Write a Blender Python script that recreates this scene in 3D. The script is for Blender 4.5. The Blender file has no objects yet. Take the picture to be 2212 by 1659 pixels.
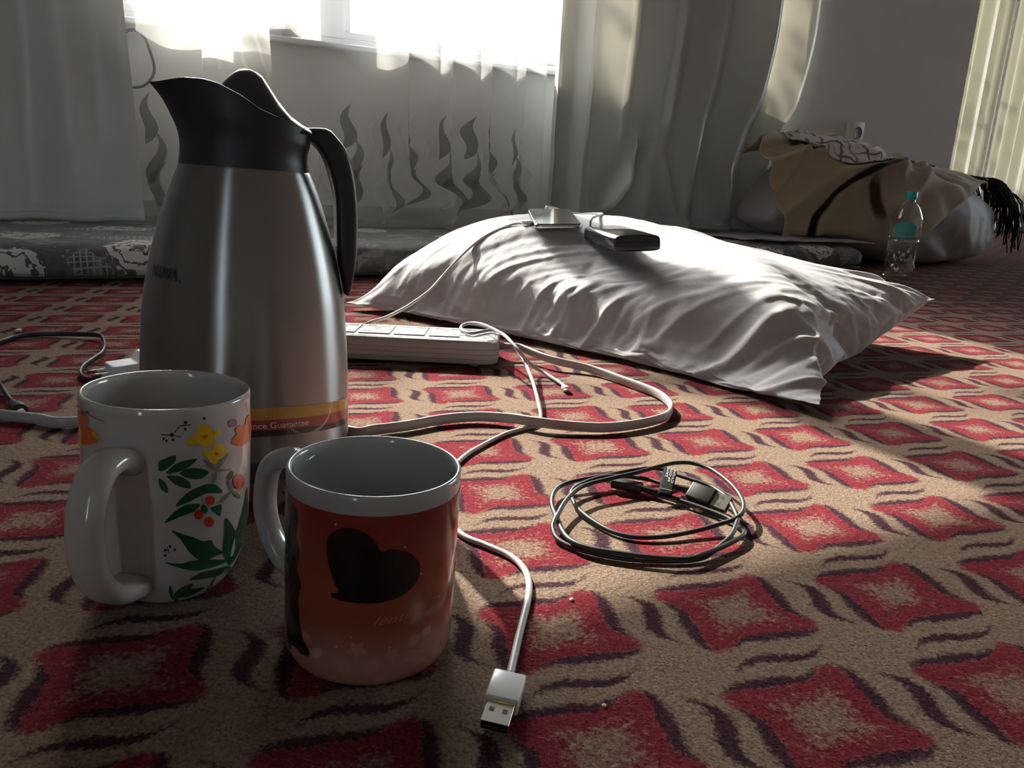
import bpy, bmesh, math, random
import numpy as np
from mathutils import Vector, Matrix, Euler
from mathutils.bvhtree import BVHTree

random.seed(7); rng = np.random.default_rng(7)
PI = math.pi
def R(d): return math.radians(d)
SC = bpy.context.scene
COL = SC.collection

# ------------------------------------------------------------------ camera
FPX = 1650.0; CAM_H = 0.225; PITCH = R(14.9); ROLL = R(2.75)
_f = np.array([0, math.cos(PITCH), -math.sin(PITCH)]); _r = np.array([1., 0, 0]); _u = np.cross(_r, _f)
CR = math.cos(ROLL)*_r + math.sin(ROLL)*_u
CU = -math.sin(ROLL)*_r + math.cos(ROLL)*_u
CF = _f; CPOS = np.array([0, 0, CAM_H])
cd = bpy.data.cameras.new('camera'); cam = bpy.data.objects.new('camera', cd); COL.objects.link(cam)
cd.sensor_fit = 'HORIZONTAL'; cd.sensor_width = 36.0; cd.lens = FPX/2212*36.0; cd.clip_start = 0.01; cd.clip_end = 200
cam.matrix_world = Matrix(((CR[0], CU[0], -CF[0], CPOS[0]), (CR[1], CU[1], -CF[1], CPOS[1]), (CR[2], CU[2], -CF[2], CPOS[2]), (0, 0, 0, 1)))
SC.camera = cam

# ------------------------------------------------------------------ world, sun, exposure
SUN_AZ = R(30.0)      # to the left of +y
SUN_EL = R(36.0)
SUN_DIR = Vector((-math.sin(SUN_AZ)*math.cos(SUN_EL), math.cos(SUN_AZ)*math.cos(SUN_EL), math.sin(SUN_EL)))
w = bpy.data.worlds.new('world'); SC.world = w; w.use_nodes = True
wn = w.node_tree.nodes; wl = w.node_tree.links
bg = wn['Background']
sky = wn.new('ShaderNodeTexSky'); sky.sky_type = 'NISHITA'; sky.sun_disc = False
sky.sun_elevation = SUN_EL; sky.sun_rotation = -SUN_AZ; sky.air_density = 1.0; sky.dust_density = 2.0; sky.ozone_density = 1.0
hs_ = wn.new('ShaderNodeHueSaturation'); hs_.inputs['Saturation'].default_value = .55; wl.new(sky.outputs[0], hs_.inputs['Color']); wl.new(hs_.outputs[0], bg.inputs['Color']); bg.inputs['Strength'].default_value = 1.2
sd = bpy.data.lights.new('sun', 'SUN'); sd.energy = 7.8; sd.angle = R(0.6); sd.color = (1.0, 0.91, 0.79)
sun = bpy.data.objects.new('sun', sd); COL.objects.link(sun)
sun.rotation_euler = SUN_DIR.to_track_quat('Z', 'Y').to_euler(); sun.location = (0, 0, 8)
vs_ = SC.view_settings; SC.display_settings.display_device = 'sRGB'
vs_.view_transform = 'Standard'; vs_.look = 'None'; vs_.gamma = 1.0; vs_.use_curve_mapping = False
vs_.exposure = 1.35
cy = SC.cycles
cy.max_bounces = 10; cy.diffuse_bounces = 5; cy.glossy_bounces = 4; cy.transmission_bounces = 6; cy.transparent_max_bounces = 16
cy.caustics_reflective = False; cy.caustics_refractive = False; cy.sample_clamp_indirect = 6.0

# ------------------------------------------------------------------ frames of reference
# The window wall runs obliquely: s along it, t out of the room (0 = front of the floor mattress), z up.
WA = R(28.0); P0 = np.array([-.78, 1.437, 0.])
WU = np.array([math.cos(WA), math.sin(WA), 0]); WT = np.array([-math.sin(WA), math.cos(WA), 0])
def wp(s, t, z=0.): return P0 + s*WU + t*WT + np.array([0, 0, z])
def to_w(p):
    d = np.array(p) - P0; return float(d @ WU), float(d @ WT), float(d[2])
def ray(x, y): return (x-1106)/FPX*CR - (y-829.5)/FPX*CU + CF
def fl(x, y, z=0.):
    """point at height z of the room that the photograph shows at pixel x, y (used to measure the floor plan)"""
    d = ray(x, y); return CPOS + d*((z-CAM_H)/d[2])
def dep(x, y, Y):
    d = ray(x, y); return CPOS + d*(Y/d[1])

# ------------------------------------------------------------------ node helpers
class V:
    def __init__(s, nt, k): s.nt = nt; s.k = k
    def _m(s, op, *a):
        n = s.nt.nodes.new('ShaderNodeMath'); n.operation = op
        for i, v in enumerate((s,)+a):
            if isinstance(v, V): s.nt.links.new(v.k, n.inputs[i])
            else: n.inputs[i].default_value = v
        return V(s.nt, n.outputs[0])
    def __add__(s, o): return s._m('ADD', o)
    __radd__ = __add__
    def __sub__(s, o): return s._m('SUBTRACT', o)
    def __rsub__(s, o): return (s*-1)+o
    def __mul__(s, o): return s._m('MULTIPLY', o)
    __rmul__ = __mul__
    def __truediv__(s, o): return s._m('DIVIDE', o)
    def __pow__(s, o): return s._m('POWER', o)
    def abs(s): return s._m('ABSOLUTE')
    def sign(s): return s._m('SIGN')
    def fract(s): return s._m('FRACT')
    def sin(s): return s._m('SINE')
    def max(s, o): return s._m('MAXIMUM', o)
    def min(s, o): return s._m('MINIMUM', o)
    def gt(s, o): return s._m('GREATER_THAN', o)
    def lt(s, o): return s._m('LESS_THAN', o)
    def map(s, a, b, c=0., d=1., smooth=True):
        n = s.nt.nodes.new('ShaderNodeMapRange'); n.interpolation_type = 'SMOOTHSTEP' if smooth else 'LINEAR'
        s.nt.links.new(s.k, n.inputs['Value'])
        for nm, v in (('From Min', a), ('From Max', b), ('To Min', c), ('To Max', d)): n.inputs[nm].default_value = v
        return V(s.nt, n.outputs[0])

class M:
    """a material being wired"""
    def __init__(s, name):
        s.m = bpy.data.materials.new(name); s.m.use_nodes = True; s.nt = s.m.node_tree
        s.n = s.nt.nodes; s.l = s.nt.links; s.b = s.n['Principled BSDF']; s.out = s.n['Material Output']
    def set(s, **kw):
        for k, v in kw.items():
            k = {'color': 'Base Color', 'rough': 'Roughness', 'metal': 'Metallic', 'spec': 'Specular IOR Level', 'trans': 'Transmission Weight',
                 'ior': 'IOR', 'coat': 'Coat Weight', 'coatr': 'Coat Roughness', 'sheen': 'Sheen Weight', 'aniso': 'Anisotropic', 'alpha': 'Alpha'}[k]
            i = s.b.inputs[k]
            if isinstance(v, V): s.l.new(v.k, i)
            elif hasattr(v, 'is_output'): s.l.new(v, i)
            elif isinstance(v, (tuple, list)): i.default_value = (*v, 1.0) if len(v) == 3 else v
            else: i.default_value = v
        return s
    def coord(s, kind='Object'):
        n = s.n.new('ShaderNodeTexCoord'); return n.outputs[kind]
    def xyz(s, sock):
        n = s.n.new('ShaderNodeSeparateXYZ'); s.l.new(sock, n.inputs[0]); return [V(s.nt, o) for o in n.outputs]
    def comb(s, x, y, z=0.):
        n = s.n.new('ShaderNodeCombineXYZ')
        for i, v in enumerate((x, y, z)):
            if isinstance(v, V): s.l.new(v.k, n.inputs[i])
            else: n.inputs[i].default_value = v
        return n.outputs[0]
    def noise(s, vec, scale, detail=2., rough=.5, dist=0., col=False):
        n = s.n.new('ShaderNodeTexNoise'); s.l.new(vec, n.inputs['Vector'])
        n.inputs['Scale'].default_value = scale; n.inputs['Detail'].default_value = detail
        n.inputs['Roughness'].default_value = rough; n.inputs['Distortion'].default_value = dist
        return n.outputs['Color'] if col else V(s.nt, n.outputs[0])
    def mix(s, fac, a, b):
        n = s.n.new('ShaderNodeMix'); n.data_type = 'RGBA'
        for k, v in (('Factor', fac), ('A', a), ('B', b)):
            i = [q for q in n.inputs if q.name == k and (q.type == 'RGBA' or k == 'Factor')][0]
            if isinstance(v, V): s.l.new(v.k, i)
            elif hasattr(v, 'is_output'): s.l.new(v, i)
            elif isinstance(v, (tuple, list)): i.default_value = (*v, 1.0)
            else: i.default_value = v
        return [o for o in n.outputs if o.type == 'RGBA'][0]
    def bump(s, h, strength=.3, dist=.002):
        n = s.n.new('ShaderNodeBump'); n.inputs['Strength'].default_value = strength; n.inputs['Distance'].default_value = dist
        s.l.new(h.k if isinstance(h, V) else h, n.inputs['Height']); s.l.new(n.outputs[0], s.b.inputs['Normal']); return s
    def shader(s, typ, **kw):
        n = s.n.new(typ)
        for k, v in kw.items():
            i = n.inputs[k]
            if isinstance(v, V): s.l.new(v.k, i)
            elif hasattr(v, 'is_output'): s.l.new(v, i)
            else: i.default_value = (*v, 1.0) if isinstance(v, (tuple, list)) and len(v) == 3 else v
        return n.outputs[0]
    def mixsh(s, fac, a, b):
        n = s.n.new('ShaderNodeMixShader')
        if isinstance(fac, V): s.l.new(fac.k, n.inputs[0])
        elif hasattr(fac, 'is_output'): s.l.new(fac, n.inputs[0])
        else: n.inputs[0].default_value = fac
        s.l.new(a, n.inputs[1]); s.l.new(b, n.inputs[2]); return n.outputs[0]
    def final(s, sh): s.l.new(sh, s.out.inputs['Surface']); return s.m
def simple(name, color, rough=.5, metal=0., **kw): return M(name).set(color=color, rough=rough, metal=metal, **kw).m

# ------------------------------------------------------------------ mesh helpers
def add(name, vs, fs, mat, parent=None, smooth=True, uv=None, mats=None, mi=None, loc=None, rotz=None, sharp=None, fix=False):
    me = bpy.data.meshes.new(name); me.from_pydata([tuple(map(float, v)) for v in vs], [], fs)
    for m in (mats or [mat]): me.materials.append(m)
    if mi is not None: me.polygons.foreach_set('material_index', mi)
    if uv is not None:
        l = me.uv_layers.new(name='UVMap'); idx = np.zeros(len(me.loops), dtype=np.int32); me.loops.foreach_get('vertex_index', idx)
        l.data.foreach_set('uv', np.asarray(uv, dtype=np.float32)[idx].ravel())
    if fix:
        bm = bmesh.new(); bm.from_mesh(me); bmesh.ops.recalc_face_normals(bm, faces=bm.faces); bm.to_mesh(me); bm.free()
    me.polygons.foreach_set('use_smooth', [smooth]*len(me.polygons))
    if sharp: me.set_sharp_from_angle(angle=R(sharp))
    me.update()
    o = bpy.data.objects.new(name, me); COL.objects.link(o)
    if parent is not None: o.parent = parent
    if loc is not None: o.location = tuple(loc)
    if rotz is not None: o.rotation_euler = (0, 0, rotz)
    return o
def tag(o, label=None, cat=None, group=None, kind=None):
    for k, v in (('label', label), ('category', cat), ('group', group), ('kind', kind)):
        if v: o[k] = v
    return o
def thing(name, label, cat, loc=(0, 0, 0), rotz=0., group=None):
    o = bpy.data.objects.new(name, None); COL.objects.link(o); o.empty_display_size = .03
    o.location = tuple(loc); o.rotation_euler = (0, 0, rotz); return tag(o, label, cat, group)
class MB:
    """collects shapes into one mesh"""
    def __init__(s): s.v = []; s.f = []; s.m = []
    def put(s, vs, fs, mi=0, M4=None):
        b = len(s.v)
        s.v += [tuple(M4 @ Vector(v)) for v in vs] if M4 is not None else [tuple(v) for v in vs]
        s.f += [tuple(i+b for i in f) for f in fs]; s.m += [mi]*len(fs); return s
    def build(s, name, mat, parent=None, mats=None, **kw): return add(name, s.v, s.f, mat, parent, mats=mats, mi=s.m if mats else None, **kw)
def bevbox(x0, x1, y0, y1, z0, z1, bev=.002, seg=2):
    bm = bmesh.new(); bmesh.ops.create_cube(bm, size=1)
    for v in bm.verts: v.co = Vector(((x0+x1)/2+v.co.x*(x1-x0), (y0+y1)/2+v.co.y*(y1-y0), (z0+z1)/2+v.co.z*(z1-z0)))
    if bev > 0: bmesh.ops.bevel(bm, geom=bm.edges[:], offset=bev, segments=seg, profile=.5, affect='EDGES')
    bm.verts.ensure_lookup_table(); bm.verts.index_update()
    r = [tuple(v.co) for v in bm.verts], [tuple(v.index for v in f.verts) for f in bm.faces]; bm.free(); return r
def lathe(prof, n=64, closed_top=False):
    vs = []; fs = []
    for r, z in prof:
        for k in range(n): vs.append((r*math.sin(2*PI*k/n), -r*math.cos(2*PI*k/n), z))
    for j in range(len(prof)-1):
        for k in range(n):
            k2 = (k+1) % n; fs.append((j*n+k, j*n+k2, (j+1)*n+k2, (j+1)*n+k))
    return vs, fs
def loft(rings, cap=(True, True), closed=True):
    n = len(rings[0]); vs = [tuple(p) for r in rings for p in r]; fs = []
    for j in range(len(rings)-1):
        for k in range(n if closed else n-1):
            k2 = (k+1) % n; fs.append((j*n+k, j*n+k2, (j+1)*n+k2, (j+1)*n+k))
    if cap[0]: fs.append(tuple(range(n-1, -1, -1)))
    if cap[1]: fs.append(tuple((len(rings)-1)*n+k for k in range(n)))
    return vs, fs
def spline(pts, n):
    """Catmull-Rom through pts, resampled to n points of even spacing"""
    P = np.array(pts, float); P = np.vstack([2*P[0]-P[1], P, 2*P[-1]-P[-2]]); out = []
    for i in range(1, len(P)-2):
        for t in np.linspace(0, 1, 24, endpoint=False):
            a, b, c, d = P[i-1:i+3]
            out.append(.5*((2*b)+(-a+c)*t+(2*a-5*b+4*c-d)*t*t+(-a+3*b-3*c+d)*t**3))
    out.append(P[-2]); out = np.array(out)
    L = np.r_[0, np.cumsum(np.linalg.norm(np.diff(out, axis=0), axis=1))]; q = np.linspace(0, L[-1], n)
    return np.stack([np.interp(q, L, out[:, k]) for k in range(out.shape[1])], 1)
def sweep(path, rx, ry=None, n=10, up=(0, 0, 1), cap=True, power=1.0):
    """tube along path; rx sideways, ry along up; both may be arrays"""
    P = np.array(path, float); N = len(P); ry = rx if ry is None else ry
    rx = np.broadcast_to(rx, N); ry = np.broadcast_to(ry, N)
    T = np.gradient(P, axis=0); T /= np.linalg.norm(T, axis=1)[:, None]+1e-12; rings = []
    u0 = np.array(up, float)
    for i in range(N):
        sd_ = np.cross(T[i], u0)
        if np.linalg.norm(sd_) < 1e-3: sd_ = np.cross(T[i], (0, 1, 0))
        sd_ /= np.linalg.norm(sd_); u = np.cross(sd_, T[i]); ring = []
        for k in range(n):
            a = 2*PI*k/n; c, s_ = math.cos(a), math.sin(a)
            c = math.copysign(abs(c)**power, c); s_ = math.copysign(abs(s_)**power, s_)
            ring.append(P[i]+sd_*rx[i]*c+u*ry[i]*s_)
        rings.append(ring)
    return loft(rings, (cap, cap))
def grid(nu, nv, fn):
    vs = []; fs = []; uv = []
    for j in range(nv+1):
        for i in range(nu+1): vs.append(fn(i/nu, j/nv)); uv.append((i/nu, j/nv))
    for j in range(nv):
        for i in range(nu): a = j*(nu+1)+i; fs.append((a, a+1, a+nu+2, a+nu+1))
    return vs, fs, uv
def polycut(polys, du, fn, mb, mi=0):
    """flat outlines (u, v) -> triangles cut every du along u -> mapped by fn"""
    for P in polys:
        bm = bmesh.new()
        try: f = bm.faces.new([bm.verts.new((p[0], p[1], 0)) for p in P])
        except Exception: bm.free(); continue
        bmesh.ops.triangulate(bm, faces=bm.faces[:])
        us = [p[0] for p in P]; k = math.ceil(min(us)/du)*du
        while k < max(us):
            bmesh.ops.bisect_plane(bm, geom=bm.verts[:]+bm.edges[:]+bm.faces[:], plane_co=(k, 0, 0), plane_no=(1, 0, 0)); k += du
        bm.verts.index_update()
        mb.put([fn(v.co.x, v.co.y) for v in bm.verts], [tuple(v.index for v in f.verts) for f in bm.faces], mi); bm.free()
def text_polys(s, size, shear=0., bold=0.):
    c = bpy.data.curves.new('t', 'FONT'); c.body = s; c.size = size; c.shear = shear; c.resolution_u = 3; c.offset = bold
    o = bpy.data.objects.new('t', c); COL.objects.link(o); dg = bpy.context.evaluated_depsgraph_get(); e = o.evaluated_get(dg); me = e.to_mesh()
    r = [[(me.vertices[i].co.x, me.vertices[i].co.y) for i in p.vertices] for p in me.polygons]
    e.to_mesh_clear(); bpy.data.objects.remove(o); bpy.data.curves.remove(c); return r
def circle(cx, cy, rx, ry=None, n=12):
    ry = ry or rx; return [(cx+rx*math.cos(2*PI*k/n), cy+ry*math.sin(2*PI*k/n)) for k in range(n)]
def vnoise(x, y=0., z=0., seed=0):
    from mathutils import noise as mn
    return mn.noise(Vector((x+seed*13.7, y-seed*7.1, z+seed*3.3)))
def tilt(o, base, rad):
    """lean a standing thing by rad: its top leans to the right as seen from the camera"""
    b = np.array(base[:2]); u = b/np.hypot(*b); ax = Vector((u[0], u[1], 0)); q = Matrix.Rotation(rad, 4, ax)
    o.rotation_euler = (q @ Matrix.Rotation(math.atan2(-u[0], u[1]), 4, 'Z')).to_euler()

# ================================================================== materials of the setting
def carpet_material():
    k = M('carpet'); co = k.coord('Object')
    fz = k.noise(co, 420, 2, .6, col=True)
    sub = k.n.new('ShaderNodeVectorMath'); sub.operation = 'SUBTRACT'; k.l.new(fz, sub.inputs[0]); sub.inputs[1].default_value = (.5, .5, .5)
    scl = k.n.new('ShaderNodeVectorMath'); scl.operation = 'SCALE'; k.l.new(sub.outputs[0], scl.inputs[0]); scl.inputs['Scale'].default_value = .009
    ad = k.n.new('ShaderNodeVectorMath'); ad.operation = 'ADD'; k.l.new(co, ad.inputs[0]); k.l.new(scl.outputs[0], ad.inputs[1])
    x, y, z = k.xyz(ad.outputs[0])
    e1 = np.array([.101, .027]); e2 = np.array([-.017, .088]); o = np.array([.034, .355])
    Mi = np.linalg.inv(np.stack([e1, e2], 1)); c0 = Mi @ o
    A = x*float(Mi[0, 0]) + y*float(Mi[0, 1]) - float(c0[0]); B = x*float(Mi[1, 0]) + y*float(Mi[1, 1]) - float(c0[1])
    wob = k.noise(co, 3.0, 1.) - .5
    A = A + wob*.16; B = B + (k.noise(co, 2.3, 1.)-.5)*.14
    a = (A + .545).fract() - .5; b = (B + .5).fract() - .5
    def side(s): return s.map(.02, .24)*.115 + s.map(-.15, -.36)*.02 + .280
    s1 = b*a.sign()*-1; s2 = a*b.sign()
    m1 = a.abs()/side(s1); m2 = b.abs()/side(s2); m = (m1**9. + m2**9.)**(1/9.); first = m1.gt(m2)
    sd_ = s1*first + s2*(1-first)
    mott = k.noise(co, 300, 3, .75); mid = k.noise(co, 75, 2, .6); big = k.noise(co, 9, 1)
    red = (m + (mid-.5)*.12 + (mott-.5)*.10).map(.92, 1.07, 1, 0)
    core = (m.map(.98, .15, smooth=False)*1.05 + (mott-.5)*1.7 + (mid-.5)*.6 + (big-.5)*.5).map(.36, 1.0)
    bell = (sd_ + .11)/.27; bell = (1 - bell*bell).max(0.)
    edge = m.map(.95, 1.0)*(m - bell*.25).map(.92, 1.07, 1, 0)*bell.map(.02, .2)
    ao = (A - .48 + .5).fract() - .5; bo = (B - .49 + .5).fract() - .5
    am = a - .03; w1 = (1 - (am/.30)*(am/.30)).max(0.); w2 = (1 - (b/.30)*(b/.30)).max(0.)
    st1 = ((bo - am*am*am*6.2 + am*.19).abs() - w1*.042).map(-.022, .012, 1, 0)*w1.map(.0, .12)
    st2 = ((ao + b*b*b*7.6 - b*.27).abs() - w2*.055).map(-.024, .014, 1, 0)*w2.map(.0, .12)
    pur = edge.max(st1).max(st2).min(1.)
    sp = (k.noise(co, 620, 2, .7)*.55 + mott*.45).map(.34, .66, smooth=False)
    beige = k.mix(sp, (.108, .074, .054), (.325, .236, .180))
    redc = k.mix(sp, (.088, .012, .018), (.255, .040, .054))
    purc = k.mix(sp, (.017, .0055, .0135), (.060, .020, .041))
    c = k.mix(red, beige, k.mix(core*.9, redc, beige)); c = k.mix(pur*.92, c, purc)
    k.set(color=c, rough=1.0, spec=.02)
    k.bump(sp*.5 + k.noise(co, 190, 2, .6)*.5, .55, .0025)
    return k.m
def paint(name, c1, c2, sc=6.):
    k = M(name); co = k.coord('Object'); n = k.noise(co, sc, 4, .6)
    return k.set(color=k.mix(n, c1, c2), rough=.75).bump(k.noise(co, 180, 3), .12, .001).m
MAT_WALL = paint('wall_paint', (.74, .735, .715), (.80, .795, .775)); MAT_CEIL = paint('ceiling_paint', (.76, .755, .74), (.80, .795, .78)); MAT_BACK = paint('back_wall_paint', (.42, .41, .385), (.48, .465, .44))
MAT_PVC = M('white_window_plastic').set(color=(.80, .82, .84), rough=.35).m
MAT_SKIRT = paint('skirting_paint', (.52, .51, .48), (.58, .57, .54))
def glass_pane():
    k = M('window_glass'); tr = k.shader('ShaderNodeBsdfTransparent', Color=(.93, .95, .95)); gl = k.shader('ShaderNodeBsdfGlossy', Roughness=.02, Color=(1., 1., 1.))
    fr = k.n.new('ShaderNodeFresnel'); fr.inputs[0].default_value = 1.35
    return k.final(k.mixsh(fr.outputs[0], tr, gl))
MAT_GLASS = glass_pane()

def struct(name, vs_f, mat, wall=True, smooth=False):
    o = add(name, vs_f[0], vs_f[1], mat, smooth=smooth, loc=P0 if wall else None, rotz=WA if wall else None); o['kind'] = 'structure'; return o
def boxes(*bs):
    m = MB()
    for b in bs: m.put(*bevbox(*b, bev=0))
    return m.v, m.f

# ================================================================== the room
vs, fs, uv = grid(8, 8, lambda u, v: (-4+16*u, -4+16*v, 0)); o = add('floor', vs, fs, carpet_material(), smooth=False); o['kind'] = 'structure'
HZ = 2.7; S0, S1 = .05, 2.25; ZS, ZT = .565, 1.57
struct('wall_north', boxes((-2.6, S0, .62, .84, 0, HZ), (S1, 3.37, .62, .84, 0, HZ), (S0, S1, .62, .84, 0, ZS-.015), (S0, S1, .62, .84, ZT, HZ)), MAT_WALL)
struct('wall_northeast', boxes((3.15, 3.37, .84, 2.8, 0, HZ)), MAT_WALL)
struct('wall_alcove', boxes((3.15, 6.2, 2.8, 3.0, 0, HZ), (8.96, 9.2, 2.8, 3.0, 0, HZ), (6.2, 8.96, 2.8, 3.0, 0, .30), (6.2, 8.96, 2.8, 3.0, 2.2, HZ)), MAT_WALL)
struct('wall_east', boxes((9.0, 9.2, -3.3, -.8, 0, HZ), (9.0, 9.2, 2.0, 2.8, 0, HZ), (9.0, 9.2, -.8, 2.0, 0, .5), (9.0, 9.2, -.8, 2.0, 2.4, HZ)), MAT_WALL)  # opening made for the added fill window
struct('wall_west', boxes((-2.8, -2.6, -3.3, .84, 0, HZ)), MAT_BACK)
W0, W1, WZ0, WZ1 = -1.66, -1.38, .04, 2.4
struct('wall_south', boxes((-2.6, W0, -3.3, -3.08, 0, HZ), (W1, 9.0, -3.3, -3.08, 0, HZ), (W0, W1, -3.3, -3.08, 0, WZ0), (W0, W1, -3.3, -3.08, WZ1, HZ)), MAT_BACK)
struct('ceiling', boxes((-2.8, 9.2, -3.3, .86, HZ, HZ+.12), (3.15, 9.2, .86, 3.0, HZ, HZ+.12)), MAT_CEIL)
struct('baseboard_north', boxes((-2.6, 3.37, .603, .62, 0, .12), (-2.6, 3.37, .606, .62, .12, .132)), MAT_SKIRT)

def window(name, s0, s1, t, z0, z1, mull, thick=.07, fw=.055):
    e = bpy.data.objects.new(name, None); COL.objects.link(e); e.location = tuple(wp(s0, t, z0)); e.rotation_euler = (0, 0, WA); e['kind'] = 'structure'
    L = s1-s0; Hh = z1-z0; m = MB()
    for b in ((0, L, 0, thick, 0, fw), (0, L, 0, thick, Hh-fw, Hh), (0, fw, 0, thick, fw, Hh-fw), (L-fw, L, 0, thick, fw, Hh-fw)): m.put(*bevbox(*b, bev=.004))
    m.build('frame', MAT_PVC, e, smooth=False)
    xs = [fw]
    for c in mull:
        c -= s0; vs, fs = bevbox(c-.04, c+.04, -.008, thick, fw, Hh-fw, bev=.006); add('mullion', vs, fs, MAT_PVC, e, smooth=False); xs += [c-.04, c+.04]
    xs.append(L-fw)
    for a, b in zip(xs[::2], xs[1::2]):
        m = MB()
        for q in ((a, b, .012, thick-.01, fw, fw+.022), (a, b, .012, thick-.01, Hh-fw-.03, Hh-fw), (a, a+.022, .012, thick-.01, fw+.022, Hh-fw-.03), (b-.022, b, .012, thick-.01, fw+.022, Hh-fw-.03)): m.put(*bevbox(*q, bev=.004))
        m.build('sash', MAT_PVC, e, smooth=False)
        vs, fs = bevbox(a+.02, b-.02, .035, .041, fw+.02, Hh-fw-.028, bev=0); add('pane', vs, fs, MAT_GLASS, e, smooth=False)
    return e
w1 = window('window_1', S0, S1, .70, ZS, ZT, (.62, 1.325), fw=.03)
vs, fs = bevbox(0, S1-S0, -.115, 0, -.015, .0, bev=.004); add('sill', vs, fs, MAT_PVC, w1, smooth=False)
window('window_2', W0, W1, -3.20, WZ0, WZ1, (), fw=.04)
e = window('fill_window', 9.13, 9.13+2.8, -.8, .5, 2.4, (10.53,), fw=.05); e.rotation_euler = (0, 0, WA+PI/2)  # unseen window added as fill light for the right of the room
window('window_3', 6.2, 8.96, 2.86, .30, 2.2, (6.9, 8.0), fw=.05)  # right bay widened past the curtains to let extra sun into the alcove

# ================================================================== outdoors, seen washed out through the panes
MAT_YARD = paint('yard_plaster', (.55, .54, .50), (.66, .64, .60), 1.5)
struct('added_yard_wall', boxes((-7, 1.9, 6.2, 6.4, -.25, 2.3)), MAT_YARD)  # added to screen the bright low sky from the left panes
MAT_SOIL = paint('dry_ground', (.42, .38, .31), (.50, .46, .38), 2.)
struct('ground', boxes((-14, 22, .9, 26, -.25, -.2)), MAT_SOIL)
def tree(name, label, cat, s, t, z0, trunk_h, rad, hgt, n, lsize, cols, seed, group=None):
    rg = random.Random(seed); e = thing(name, label, cat, wp(s, t, z0), WA, group)
    bark = simple(name+'_bark', (.16, .11, .07), .9); m = MB(); ends = []
    p = spline([(0, 0, 0), (.05, .02, trunk_h*.5), (-.03, .05, trunk_h)], 10); m.put(*sweep(p, np.linspace(.05, .03, 10)*max(.4, trunk_h/2.5), n=8, up=(0, 1, .1)))
    for i in range(14):
        a = rg.uniform(0, 2*PI); r = rad*rg.uniform(.4, .9); zz = trunk_h+hgt*rg.uniform(-.25, .5)
        q = spline([(0, 0, trunk_h*rg.uniform(.7, 1)), (r*.5*math.cos(a), r*.5*math.sin(a), (trunk_h+zz)/2+.05), (r*math.cos(a), r*math.sin(a), zz)], 6)
        m.put(*sweep(q, np.linspace(.018, .006, 6), n=5, up=(.1, .2, 1))); ends.append(q[-1])
    m.build('trunk', bark, e)
    lv = MB()
    for i in range(n):
        c = np.array(ends[rg.randrange(len(ends))])*rg.uniform(.6, 1.05); c[2] = max(c[2], trunk_h*.6)
        c += np.array([rg.gauss(0, 1), rg.gauss(0, 1), rg.gauss(0, .8)])*rad*.2
        q = Euler((rg.uniform(-1, 1), rg.uniform(-1, 1), rg.uniform(0, 6.3))).to_matrix().to_4x4(); q.translation = Vector(c); l = lsize*rg.uniform(.7, 1.3)
        lv.put([(-l, 0, 0), (-.3*l, .38*l, .06*l), (.5*l, .28*l, .04*l), (l, 0, -.1*l), (.5*l, -.28*l, .04*l), (-.3*l, -.38*l, .06*l)], [(0, 1, 2, 3), (0, 3, 4, 5)], rg.randrange(len(cols)), q)
    o = lv.build('foliage', None, e, mats=cols, smooth=False); o['kind'] = 'stuff'
    return e
def leafmat(name, c):
    k = M(name); d = k.shader('ShaderNodeBsdfDiffuse', Color=c); t = k.shader('ShaderNodeBsdfTranslucent', Color=c); return k.final(k.mixsh(.4, d, t))
LG = leafmat('leaf_green', (.16, .30, .07)); LY = leafmat('leaf_yellow', (.75, .55, .10)); LO = leafmat('leaf_orange', (.75, .32, .08)); LP = leafmat('leaf_pale', (.42, .52, .25))
tree('garden_shrub', 'low shrub with yellow and orange leaves beyond the left window pane', 'shrub', .45, 2.9, -.2, .5, .5, .7, 420, .04, [LY, LO, LP], 3)
tree('garden_shrub', 'green bush outside the window behind the grey box on the sill', 'shrub', -.75, 2.2, -.2, .7, .5, .7, 420, .04, [LG, LP], 5)
tree('garden_tree', 'thin leafed tree beyond the right window pane', 'tree', 1.35, 4.4, -.2, 3.4, 1.3, 1.7, 1500, .065, [LG, LP, LY], 9)

tree('garden_tree', 'leafy tree outside behind the far right curtain', 'tree', 7.0, 5.2, -.2, 2.2, 1.3, 1.6, 700, .08, [LG, LP], 12)

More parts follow.
